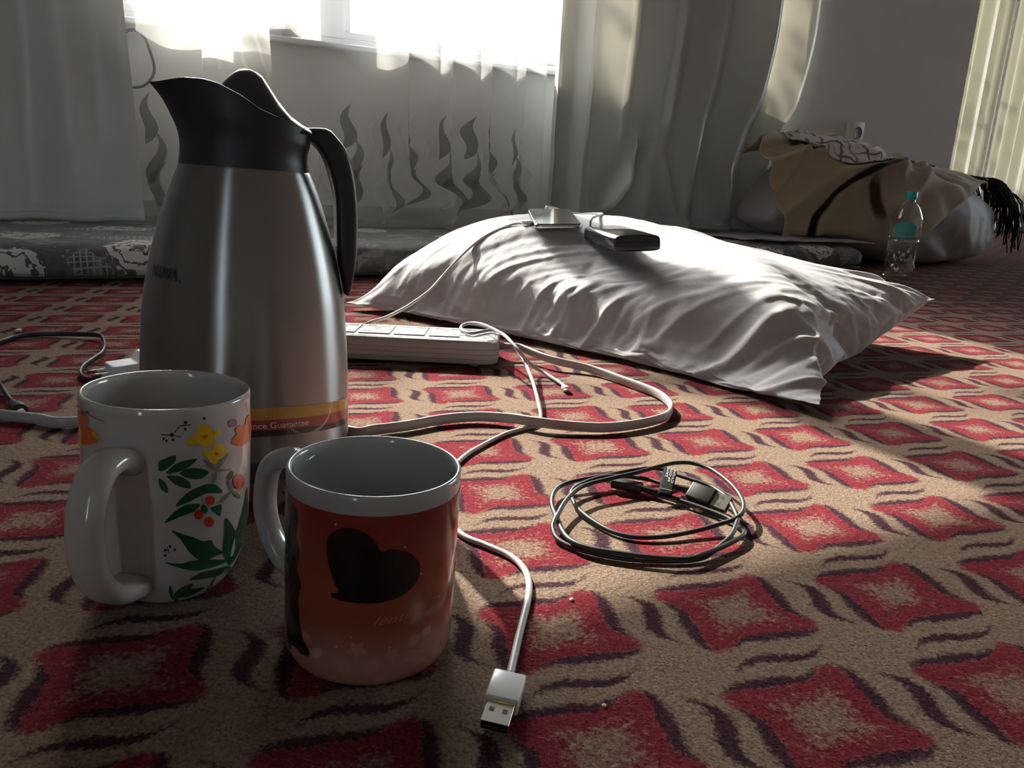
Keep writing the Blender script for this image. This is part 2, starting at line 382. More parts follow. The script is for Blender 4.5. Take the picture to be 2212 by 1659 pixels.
# ================================================================== carpet-side furniture: floor mattresses
def floral():
    k = M('grey_rose_print'); s, t, z = k.xyz(k.coord('Object')); v = t + z
    co = k.comb(s, v, 0.); n1 = k.noise(co, 26, 3, .6); n2 = k.noise(co, 55, 2, .5)
    vo = k.n.new('ShaderNodeTexVoronoi'); vo.voronoi_dimensions = '2D'; vo.inputs['Scale'].default_value = 5.4; vo.inputs['Randomness'].default_value = .55
    k.l.new(co, vo.inputs['Vector']); d = V(k.nt, vo.outputs['Distance']); rnd = k.xyz(vo.outputs['Color'])[0]
    dd = d + (n1-.5)*.28; mask = dd.map(.33, .35, 1, 0)*rnd.gt(.42)
    ring = ((dd*52 + (n2-.5)*11).sin()).map(-.80, -.55); ring = ring*dd.gt(.05)
    leaf = (k.noise(co, 17, 2, .5, 1.2)).map(.60, .62)*(1-mask)
    gx = (s*95).fract().map(.70, .76, smooth=False); gy = (v*95).fract().map(.70, .76, smooth=False); net = gx.max(gy)*k.noise(co, 9, 1).map(.62, .625)*(1-mask)
    base = k.mix(k.noise(co, 30, 4, .7).map(.35, .65), (.075, .075, .076), (.15, .148, .145))
    c = k.mix(leaf*.5, base, (.34, .335, .325)); c = k.mix(net*.85, c, (.40, .39, .37)); c = k.mix(mask*ring, c, (.62, .60, .57)); c = k.mix(mask*(1-ring)*.7, c, (.085, .083, .082))
    k.set(color=c, rough=.8, sheen=.15).bump(k.noise(co, 14, 3), .35, .01); return k.m
MAT_ROSE = floral(); MAT_PIPE = simple('dark_piping', (.03, .03, .03), .7)
def mattress(name, label, s0, s1, t0, t1, h):
    e = thing(name, label, 'mattress', wp(s0, t0), WA, 'floor mattresses along the walls')
    rings = []; n = 40; L = s1-s0; D = t1-t0
    ss = np.r_[0, .004, .015, np.linspace(.04, L-.04, 50), L-.015, L-.004, L]
    for s in ss:
        e_ = min(1., (min(s, L-s)/.03+.02))**.4; ring = []
        for k_ in range(n):
            a = 2*PI*k_/n; c, q = math.cos(a), math.sin(a); c = math.copysign(abs(c)**.26, c); q = math.copysign(abs(q)**.62, q)
            wv = .004*vnoise(s*5, k_*.3)+.004*vnoise(s*14, k_*.2, 2)
            ring.append((s, D/2 + (D/2)*c*(.93+.07*e_)+wv, max(.0005, h/2+(h/2-.002)*q*e_+.3*wv*(q > 0))))
        rings.append(ring)
    vs, fs = loft(rings); add('cover', vs, fs, MAT_ROSE, e)
    for zz in (.012,):
        p = [(s, .0035+.006*vnoise(s*5, 3), zz+.0015*vnoise(s*9, 5)) for s in np.linspace(.02, L-.02, 60)]
        add('piping', *sweep(p, .0028, n=6), MAT_PIPE, e)
    return e
mattress('floor_mattress', 'thin floor mattress in grey rose print along the window wall under the curtains', -.95, 2.12, 0, .60, .082)
mattress('floor_mattress', 'floor mattress in the far right corner below the distant curtain', 6.0, 8.6, 2.12, 2.62, .09)

# ================================================================== curtains
def satin(name, col, tcol, tr=.32, rough=.42):
    k = M(name); co = k.coord('Object'); n = k.noise(co, 300, 2, .5)
    k.set(color=k.mix(n, tuple(c*.93 for c in col), col), rough=rough, spec=.5, sheen=.2).bump(n, .06, .0006)
    t = k.shader('ShaderNodeBsdfTranslucent', Color=tcol); return k.final(k.mixsh(tr, k.b.outputs[0], t))
MAT_SATIN = satin('grey_satin', (.575, .61, .60), (.66, .60, .48), .10, .36); MAT_SATIN2 = satin('far_satin', (.46, .455, .39), (.72, .69, .52), .05)
def curtain(name, label, fn, nu, nv, mat, s0, t0, z0, group=None):
    """fn(u, v) -> (s, t, z), v = 0 at the hem; a hem band is a part of its own"""
    e = thing(name, label, 'curtain', wp(s0, t0, z0), WA, {'thick_curtain': 'grey satin curtains of the main window', 'far_curtain': 'olive curtains of the far window'}[name])
    f0 = lambda u, v: tuple(np.array(fn(u, v))-(s0, t0, z0))
    vs, fs, uv = grid(nu, nv, f0); add('cloth', vs, fs, mat, e, uv=uv)
    p = [np.array(f0(u, 0))+(0, 0, .004) for u in np.linspace(0, 1, nu)]
    add('hem', *sweep(p, .004, .009, n=8), mat, e)
    return e
def sstep(a, b, x): x = min(1, max(0, (x-a)/(b-a))); return x*x*(3-2*x)
def left_curtain(u, v):
    z = .093+1.9*v**1.25; lo = 1-sstep(.1, .9, z)
    ed = .078+.016*lo
    s = -.42+(ed+.42)*u
    t = .475+.016*math.sin(u*23+.6)*(.6+.4*v)+.010*math.sin(u*9+1.5+2*lo)-.03*lo*u+.012*lo*vnoise(u*7, z*4)
    if z < .13: t -= .02*(1-(z-.093)/.037)
    return s, t, z+.006*vnoise(u*6)
curtain('thick_curtain', 'grey satin curtain at the left end of the window, hem on the mattress', left_curtain, 110, 90, MAT_SATIN, -.42, .475, .09)
def right_curtain(u, v):
    z = .094+1.9*v**1.25; lo = 1-sstep(.12, .62, z)
    sl = 1.238; sr = 2.13+.14*sstep(.1, .8, z)
    q = u/.93
    if q <= 1:
        ph = q**.85*2*PI*6.0+.5*math.sin(q*5)
        am = (.034+.016*math.sin(q*9+1))*(1-.45*lo*math.sin(q*6)**2)
        s = sl+(sr-sl)*q+.007*math.sin(ph*2+.4)*(1-lo*.5)
        t = .462+am*math.sin(ph)+.010*math.sin(ph*.5+1)
    else:
        w_ = (u-.93)/.07; s = sr+.07*w_*sstep(.25, .6, z)-.015*w_*(1-sstep(.25, .6, z)); t = .462+.10*w_**.7
    # the slack pile-up near the mattress: one large slanting pleat and smaller creases
    for c0, z0, dx, wd, hh in ((1.50, .36, .55, .030, -.060), (1.545, .33, .60, .020, .040), (1.44, .24, .35, .022, -.030), (1.66, .25, -.30, .03, -.030), (1.90, .30, -.25, .035, -.030), (2.0, .22, .3, .02, -.02)):
        cx = c0+dx*(z-z0); g = 1.35*math.exp(-((s-cx)/wd)**2)*sstep(.10, .16, z)*(1-sstep(z0-.02, z0+.10, z)); t += hh*g
    t += .012*lo*vnoise(s*9, z*12, 4)
    if z < .12: t -= .012
    t += .035*sstep(1.75, 1.9, s)*(1-sstep(.40, .55, z))
    return s, t, z+.008*vnoise(u*9, 2)*lo
e = curtain('thick_curtain', 'tall grey satin curtain in deep folds right of the sheer, sun glowing through its top', right_curtain, 260, 120, MAT_SATIN, 1.24, .46, .09)
def sun_block_cloth(u, v): s = 1.50+.60*u; return s-1.24, .555+.012*math.sin(u*40)-.46, .10+1.88*v-.09
vs, fs, uv = grid(60, 20, sun_block_cloth); add('sun_block_cloth', vs, fs, simple('grey_sun_block', (.30, .30, .29), .8), e)  # extra hidden cloth added to block sun behind the middle folds
def far_curtain(a, b, ph0):
    def f(u, v):
        z = .21+2.0*v; s = a+(b-a)*u; return s, 2.70+.035*math.sin(s*30+ph0)+.012*math.sin(s*71), z
    return f
curtain('far_curtain', 'pale olive curtain hanging in the far right corner, left panel', far_curtain(6.15, 6.98, 0.), 90, 30, MAT_SATIN2, 6.15, 2.7, .21)
curtain('far_curtain', 'pale olive curtain at the right picture edge, right panel of the far window', far_curtain(6.97, 7.95, 1.), 120, 30, MAT_SATIN2, 7.0, 2.7, .21)

# sheer curtain with woven leaves
def sheer_mat(name, tint, op, swirl=False):
    k = M(name); tr = k.shader('ShaderNodeBsdfTransparent', Color=(1., 1., 1.))
    d = k.shader('ShaderNodeBsdfDiffuse', Color=tint); tl = k.shader('ShaderNodeBsdfTranslucent', Color=tint); fab = k.mixsh(.6, d, tl)
    if swirl:
        co = k.coord('Object'); w_ = k.n.new('ShaderNodeTexWave'); w_.inputs['Scale'].default_value = 7; w_.inputs['Distortion'].default_value = 9; w_.inputs['Detail'].default_value = 1.5; w_.inputs['Detail Scale'].default_value = .9
        k.l.new(co, w_.inputs['Vector']); op = V(k.nt, w_.outputs['Fac']).map(.90, .98)*.12 + op
    return k.final(k.mixsh(op, tr, fab))
MAT_SHEER = sheer_mat('sheer_voile', (.88, .88, .865), .25); MAT_FLAP = sheer_mat('sheer_voile_folded', (.90, .88, .82), .42, True)
MAT_LEAF_D = sheer_mat('woven_leaf_grey', (.20, .215, .24), .62); MAT_LEAF_W = sheer_mat('woven_leaf_white', (.85, .84, .80), .45); MAT_LEAF_E = sheer_mat('woven_leaf_edge', (.30, .31, .33), .6)
SPH = ([-.05, .0, .15, .42, .59, .66, .71, .76, .81, .86, .905, .95, 1.0, 1.05], [-.9, -.6, .5, 1.5, 2.5, 3.5, 4.5, 5.5, 6.5, 7.5, 8.5, 9.5, 10.5, 11.])
def sheer_phase(p): return PI*sum(float(np.interp(p+d, *SPH)) for d in (-.02, -.01, 0, .01, .02))/5   # folds tighten towards the right
def sheer(p, z):
    lo = (1-sstep(.10, .30, z))*(1-.9*sstep(.86, .98, p)); s = .0+1.25*p
    ph = sheer_phase(p); am = float(np.interp(p, [0, .3, .55, .7, 1], [.050, .056, .050, .036, .026]))
    s += .010*math.sin(2*ph+1)*sstep(.4, .7, p)
    t = .540-am*math.sin(ph)*(1-.35*lo)+.004*math.sin(ph*2.3+z*3)
    s += lo*.075*vnoise(p*16, z*14, 1)*(.3+p); t += lo*(.15*vnoise(p*15, z*14, 5)*(.35+p)+.05*vnoise(p*34, z*22, 8)*(.3+p)-.03-.07*lo*p)+.03*sstep(.90, 1, p)
    return s, min(t, .592), z
e = thing('sheer_curtain', 'sheer white curtain with woven grey leaf sprays between the two thick curtains', 'curtain', wp(0, .54, .09), WA); SB = np.array((0, .54, .09))
def zz(v): return .090+1.85*v**1.6
vs, fs, uv = grid(240, 110, lambda u, v: tuple(np.array(sheer(u, zz(v)))-SB+(0, 0, (.012*vnoise(u*20, 3)+.012) if v == 0 else 0)))
add('voile', vs, fs, MAT_SHEER, e, uv=uv)
def shmap(off):
    def f(p, z):
        a = np.array(sheer(p, z)); return tuple(a-SB+(0, -off, 0))
    return f
def sleaf(p0, z0, p1, z1, w, bend):
    """S-curved tapering leaf from its foot (p0, z0) to its tip, in cloth coordinates"""
    L = []; Rr = []
    for q in np.linspace(0, 1, 15):
        c = p0+(p1-p0)*q+bend*math.sin(q*2*PI); z = z0+(z1-z0)*q; hw = w*(math.sin(PI*min(1, q**.75))**.9)*(1-.25*q)+.0002
        L.append((c-hw, z)); Rr.append((c+hw, z))
    return L+Rr[::-1]
PX = 1.29
def spray(p, zb, sc, mat, w=.017):
    w /= PX; q = 1/PX
    for (a, za, b, zb_, bend) in ((-.014, .155, .006, .285, .012), (.012, .055, .014, .185, -.011), (-.006, .0, .030, .115, .010)):
        m = MB(); polycut([sleaf(p+a*q*sc, zb+za*sc, p+b*q*sc, zb+zb_*sc, w*sc, bend*q*sc)], .012, shmap(.0022), m); m.build('woven_leaf', mat, e)
for p in (.100, .50, .575, .648, .72, .79, .85, .905): spray(p, .13+.01*math.sin(p*40), .95, MAT_LEAF_D)
for p in (.16, .43, .54, .615, .69, .76, .83, .95): spray(p, .13+.012*math.sin(p*31), .85, MAT_LEAF_W, .015)
# the folded-back panel of sheer that hangs over the sill
def flap(u, v):
    z = .445+.35*v; s = .245+.012*v+(.165-.03*v)*u; return s-SB[0], .462+.006*math.sin(u*9+v*3)-SB[1], z-SB[2]+.012*math.sin(u*3.3)*(1-v)
vs, fs, uv = grid(24, 20, flap); add('folded_panel', vs, fs, MAT_FLAP, e, uv=uv)

e = thing('folded_quilt', 'pale rumpled quilt lying on the mattress in the far right corner', 'quilt', wp(7.3, 2.37, .09), WA)
rings = []
for j in range(61):
    u = -1+j/30; env = max(.03, 1-abs(u)**6)**.4; ring = []
    for k_ in range(30):
        a = 2*PI*k_/30; c, q = math.cos(a), math.sin(a); c = math.copysign(abs(c)**.6, c); q = math.copysign(abs(q)**.6, q); wv = .02*vnoise(u*9, c*2, q*2)
        ring.append((u*1.0, .20*c*env+wv, max(.001, .065+.065*q*env+wv*(q > 0))))
    rings.append(ring)
add('cover', *loft(rings), simple('quilt_white', (.62, .61, .58), .85), e, fix=True)

# ================================================================== on and under the window sill
e = thing('storage_box', 'grey cardboard box lying on the window sill behind the sheer', 'box', wp(.40, .655, ZS), WA+R(4)); kb = simple('grey_board', (.33, .33, .36), .7); kb2 = simple('grey_board_dark', (.20, .21, .23), .7)
vs, fs = bevbox(-.09, .075, -.03, .045, .0, .052, bev=.003); add('body', vs, fs, kb, e, smooth=False)
add('lid_flap', *loft([[(.075, -.03, .05), (.075, .045, .05), (.075, .045, .053), (.075, -.03, .053)], [(.112, -.03, .022), (.112, .045, .022), (.113, .045, .025), (.113, -.03, .025)]]), kb, e, smooth=False)
e = thing('plastic_tray', 'small dark open tray on the sill right of the grey box', 'tray', wp(.505, .645, ZS), WA)
m = MB()
for b in ((-.035, .035, -.025, .03, 0, .004), (-.035, -.031, -.025, .03, .004, .028), (.031, .035, -.025, .03, .004, .028), (-.031, .031, -.025, -.021, .004, .020), (-.031, .031, .026, .03, .004, .028)): m.put(*bevbox(*b, bev=.001))
m.build('body', kb2, e, smooth=False)
vs, fs = bevbox(-.02, .016, -.012, .018, .004, .016, bev=.004); add('contents', vs, fs, simple('crumpled_foil', (.75, .75, .74), .25, .6), e)
e = thing('cable_loop', 'dark cable loop hanging on the wall behind the sheer, beside the left curtain', 'cable', wp(.105, .60, .40), WA); kd = simple('dark_cable', (.05, .05, .055), .5)
p = spline([(-.035, .0, .10), (-.01, .0, .135), (.02, -.004, .13), (.038, -.006, .085), (.042, -.004, .045), (.022, -.002, .015), (-.005, 0, .005), (-.035, .0, .01)], 40); add('cord', *sweep(p, .0032, n=8, up=(0, 1, 0)), kd, e)

e = thing('wall_socket', 'cream wall socket on the grey wall above the checked scarf', 'socket', wp(2.712, .62, .474), WA); kw = simple('cream_plastic', (.82, .82, .78), .35)
vs, fs = bevbox(-.044, .044, -.020, 0, -.043, .043, bev=.005, seg=3); add('plate', vs, fs, kw, e)
pr = [(.0240, -.0195), (.0238, -.0212), (.0226, -.0218), (.0212, -.0210), (.0205, -.0202), (0.0001, -.0201)]
vs, fs = lathe([(r, y) for r, y in pr], 28); add('well', [(x+.008, z, y) for x, y, z in vs], fs, simple('socket_well', (.22, .22, .20), .5), e)
for dx in (-.0095, .0095): vs, fs = lathe([(.0028, -.0204), (.0001, -.0205)], 10); add('contact', [(x+.008+dx, z, y) for x, y, z in vs], fs, kd, e)

# ================================================================== vacuum flask
def steel():
    k = M('brushed_steel'); co = k.coord('Object'); x, y, z = k.xyz(co)
    n = k.noise(k.comb(x*30, y*30, z*7000), 1.0, 1, .5); n2 = k.noise(co, 22, 2, .5)
    k.set(color=k.mix(n2, (.31, .303, .297), (.35, .343, .337)), metal=1.0, rough=n.map(.2, .8, .33, .37), aniso=.93)
    tg = k.n.new('ShaderNodeTangent'); tg.direction_type = 'RADIAL'; tg.axis = 'Z'; k.b.inputs['Anisotropic Rotation'].default_value = .25; k.l.new(tg.outputs[0], k.b.inputs['Tangent'])
    return k.m
MAT_STEEL = steel(); MAT_BLK = M('black_plastic').set(color=(.018, .022, .030), rough=.45).m
k = M('black_plastic_grained'); k.set(color=(.022, .024, .029), rough=.38).bump(k.noise(k.coord(), 1500, 2), .15, .0003); MAT_BLK2 = k.m
TB = (-.2152, .5947); ft = thing('vacuum_flask', 'tall brushed steel vacuum flask with black spout, lid and handle', 'flask', (*TB, -.0015)); tilt(ft, TB, R(1.7))
q = .99
prof = [(.0, .002), (.070, .0005), (.0755, .0015), (.0775, .005), (.0785, .0175), (.0780, .0182)]
add('base_ring', *lathe(prof, 96), simple('grey_base', (.10, .10, .10), .4), ft, sharp=40)
prof = [(.0775, .0183), (.0800, .0187), (.0803, .024), (.0803*q, .048), (.0796*q, .067), (.0784*q, .09), (.0755*q, .124), (.0717*q, .147), (.0667*q, .169), (.0606*q, .190), (.0543*q, .209), (.0484*q, .2235), (.0466*q, .2275), (.043, .2285)]
pp = spline(prof[2:-1], 60); prof = prof[:2]+[tuple(p) for p in pp]+prof[-1:]
add('body', *lathe(prof, 128), MAT_STEEL, ft, sharp=50)
def body_r(z): return float(np.interp(z, [p[1] for p in prof], [p[0] for p in prof]))
rimx = [-.0642, -.0571, -.0404, -.028, -.0186, -.0028, .0101, .0234, .0402, .0478]; rimz = [.2803, .2802, .2829, .2826, .2809, .2741, .2663, .2622, .2577, .2572]
n = 96; top = []; bot = []
for k_ in range(n):
    a = 2*PI*k_/n; c, s = math.cos(a), math.sin(a)
    if c >= 0: x, y = .0478*c, .0478*s
    else: x, y = -.0642*(-c)**1.0, math.copysign(.0478*abs(s)**1.5, s)
    top.append((x, y, float(np.interp(x, rimx, rimz)))); bot.append((.0468*c, .0468*s, .2262))
rings = []
for v in np.linspace(0, 1, 22):
    ring = []
    for b, t in zip(bot, top):
        f = v**3; w_ = -.0017*math.sin(PI*min(1, v*1.6)) if v < .625 else 0
        g = 1+w_/.0468
        ring.append(((b[0]+(t[0]-b[0])*f)*g, (b[1]+(t[1]-b[1])*f)*g, b[2]+(t[2]-b[2])*v))
    rings.append(ring)
for sc_, dz in ((.965, .0004), (.93, -.003), (.5, -.006), (.02, -.006)): rings.append([(t[0]*sc_, t[1]*sc_, t[2]+dz if sc_ > .6 else .262+dz) for t in top])
add('spout_collar', *loft(rings, (False, True)), MAT_BLK, ft, sharp=35)
st = [(-.0186, .2795, .010), (-.0165, .2835, .014), (-.0122, .2887, .0165), (-.0075, .2932, .0185), (-.0041, .2955, .0195), (.0, .2966, .0203), (.0039, .2967, .021), (.008, .2953, .0215), (.012, .293, .022), (.0168, .2863, .0235), (.0234, .2764, .026), (.0318, .2668, .028), (.0402, .2611, .0285), (.0445, .2592, .027), (.0462, .2575, .025)]
rings = []
for x, zt, w_ in st:
    zb = float(np.interp(x, rimx, rimz))-.003; ring = []
    for k_ in range(24):
        a = PI*k_/23; c = math.cos(a); s = math.sin(a); ring.append((x, w_*math.copysign(abs(c)**.9, c), zb+(zt-zb)*s**1.25))
    rings.append(ring)
o = add('lid_lever', *loft(rings), M('lever_plastic').set(color=(.045, .047, .052), rough=.33).m, ft, fix=True, sharp=50)  # black base lightened to stand in for reflected sheen on the lid
m = MB()
def levmap(a, b):   # small embossed name on the slope of the lever, read from the handle side
    x = .031-b*.55; zt = float(np.interp(x, [s_[0] for s_ in st], [s_[1] for s_ in st])); return (x, a-.0095, zt+.0003)
polycut(text_polys('NOVA', .008, 0., .0002), .02, levmap, m); m.build('printed_name', simple('dull_black_ink', (.006, .006, .007), .7), ft, smooth=False)
hs = [((.036, .2505), (.038, .2585)), ((.0465, .2490), (.0510, .2601)), ((.0530, .2438), (.0600, .2598)), ((.0575, .2365), (.0670, .2540)), ((.0614, .2253), (.0745, .2445)), ((.0650, .2096), (.0800, .2285)), ((.0664, .1900), (.0833, .2070)), ((.0672, .1740), (.0841, .1850)), ((.0687, .1600), (.0838, .1630)), ((.0718, .1465), (.0815, .1440)), ((.0738, .1345), (.0786, .1322))]
hi_ = spline([h[0] for h in hs], 40); ho_ = spline([h[1] for h in hs], 40); rings = []
for j, (a, b) in enumerate(zip(hi_, ho_)):
    ring = []; ww = .0150-.0035*j/39
    for k_ in range(20):
        al = 2*PI*k_/20; c, s = math.cos(al), math.sin(al); c = math.copysign(abs(c)**.55, c); s = math.copysign(abs(s)**.55, s); mid = (a+b)/2; hf = (b-a)/2
        ring.append((mid[0]+hf[0]*c, ww*s, mid[1]+hf[1]*c))
    rings.append(ring)
add('handle', *loft(rings), MAT_BLK2, ft, fix=True, sharp=60)
def fmap(off=.0004):
    def f(a, z):   # a = arc length / .08
        th = a/.08; zc = z-.0125*(1-math.cos(th)); r = body_r(zc)+off; return (r*math.sin(th), -r*math.cos(th), zc)
    return f
for nm, z0, z1, c in (('label_stripe', .0515, .0605, (.60, .33, .05)), ('label_stripe', .0437, .0515, (.42, .055, .05)), ('label_stripe', .0390, .0437, (.03, .03, .035))):
    m = MB(); polycut([[(-.09, z0), (.101 if z0 > .04 else .098, z0), (.103 if z0 > .04 else .1, z1), (-.09, z1)]], .004, fmap(), m); m.build(nm, simple('sticker_%d' % (z0*1e4), c, .3, 0., coat=.5), ft)
def fit_text(s, a0, a1, z0, h, shear=0., bold=0.):
    P = text_polys(s, 1., shear, bold); xs = [p[0] for q_ in P for p in q_]; ys = [p[1] for q_ in P for p in q_]; x0, x1 = min(xs), max(xs)
    k1 = (a1-a0)/(x1-x0); k2 = h/.73
    return [[(a0+(p[0]-x0)*k1, z0+p[1]*k2) for p in q_] for q_ in P]
m = MB(); polycut(fit_text('Performance Guarantee', -.0245, .0440, .0453, .0046, 0., .012), .003, fmap(.0008), m); m.build('label_lettering', simple('white_ink', (.80, .80, .78), .4), ft, smooth=False)
m = MB(); polycut(fit_text('NOVA', -.0800, -.0505, .1475, .0085, 0., .022)+[circle(-.0478, .1478, .0011)], .003, lambda a, z: (lambda r: (r*math.sin(a/.0715), -r*math.cos(a/.0715), z-.03*(a+.08)))(body_r(z-.03*(a+.08))+.0005), m)
m.build('brand_lettering', simple('grey_ink', (.055, .055, .058), .5), ft, smooth=False)

# ================================================================== mugs
def ceramic(name, c): return M(name).set(color=c, rough=.16, coat=.6, coatr=.06).m
MAT_CER = ceramic('cream_glaze', (.52, .50, .475)); MAT_CER2 = ceramic('white_glaze', (.44, .455, .45))
def ink(name, c): return M(name).set(color=c, rough=.2, coat=.5, coatr=.08).m
def mug(name, label, base, lean, outer, th, mat):
    e = thing(name, label, 'mug', (*base, -.0008)); tilt(e, base, lean); pts = spline(outer, 40); rt, zt = pts[-1]
    pr = [(.0, outer[0][1]+.002), (outer[0][0]-.004, outer[0][1]+.001)]+[tuple(p) for p in pts]
    pr += [(rt-th*.25, zt+.0011), (rt-th*.6, zt+.0011), (rt-th*.95, zt-.0004)]
    pr += [(r-th, z) for r, z in pts[::-1] if z > .008 and z < zt-.002]+[(outer[0][0]-.004, .006), (.0, .0055)]
    add('body', *lathe(pr, 112), mat, e, sharp=70)
    return e, (lambda z: float(np.interp(z, pts[:, 1], pts[:, 0])))
def mug_handle(e, path, th, w_, t_, mat):
    p = spline(path, 40); P = [(r*math.sin(R(th)), -r*math.cos(R(th)), z) for r, z in p]
    side = (math.cos(R(th)), math.sin(R(th)), 0.); k = np.abs(np.linspace(-1, 1, 40)); ww = w_*(1+.25*k**6)
    rings = []; T = np.gradient(np.array(P), axis=0)
    for j in range(40):
        t = T[j]/np.linalg.norm(T[j]); sdv = np.array(side); nn = np.cross(t, sdv); ring = []
        for a in np.linspace(0, 2*PI, 20, endpoint=False):
            c, s = math.cos(a), math.sin(a); c = math.copysign(abs(c)**.8, c); s = math.copysign(abs(s)**.8, s); ring.append(np.array(P[j])+sdv*ww[j]*c+nn*t_*(1+.3*k[j]**8)*s)
        rings.append(ring)
    add('handle', *loft(rings), mat, e, fix=True)
def smooth_poly(P, n=4):
    P = np.array(P, float); N = len(P); out = []
    for i in range(N):
        a, b, c, d = P[i-1], P[i], P[(i+1) % N], P[(i+2) % N]
        for t in np.linspace(0, 1, n, endpoint=False): out.append(tuple(.5*((2*b)+(-a+c)*t*.9+(2*a-5*b+4*c-d)*t*t*.9+(-a+3*b-3*c+d)*t**3*.9+(c-b)*.2*t*t)))
    return out
def cmap(rf, off=.0003): return lambda a, z: (lambda r: (r*math.sin(R(a)), -r*math.cos(R(a)), z/1000))(rf(z/1000)+off)
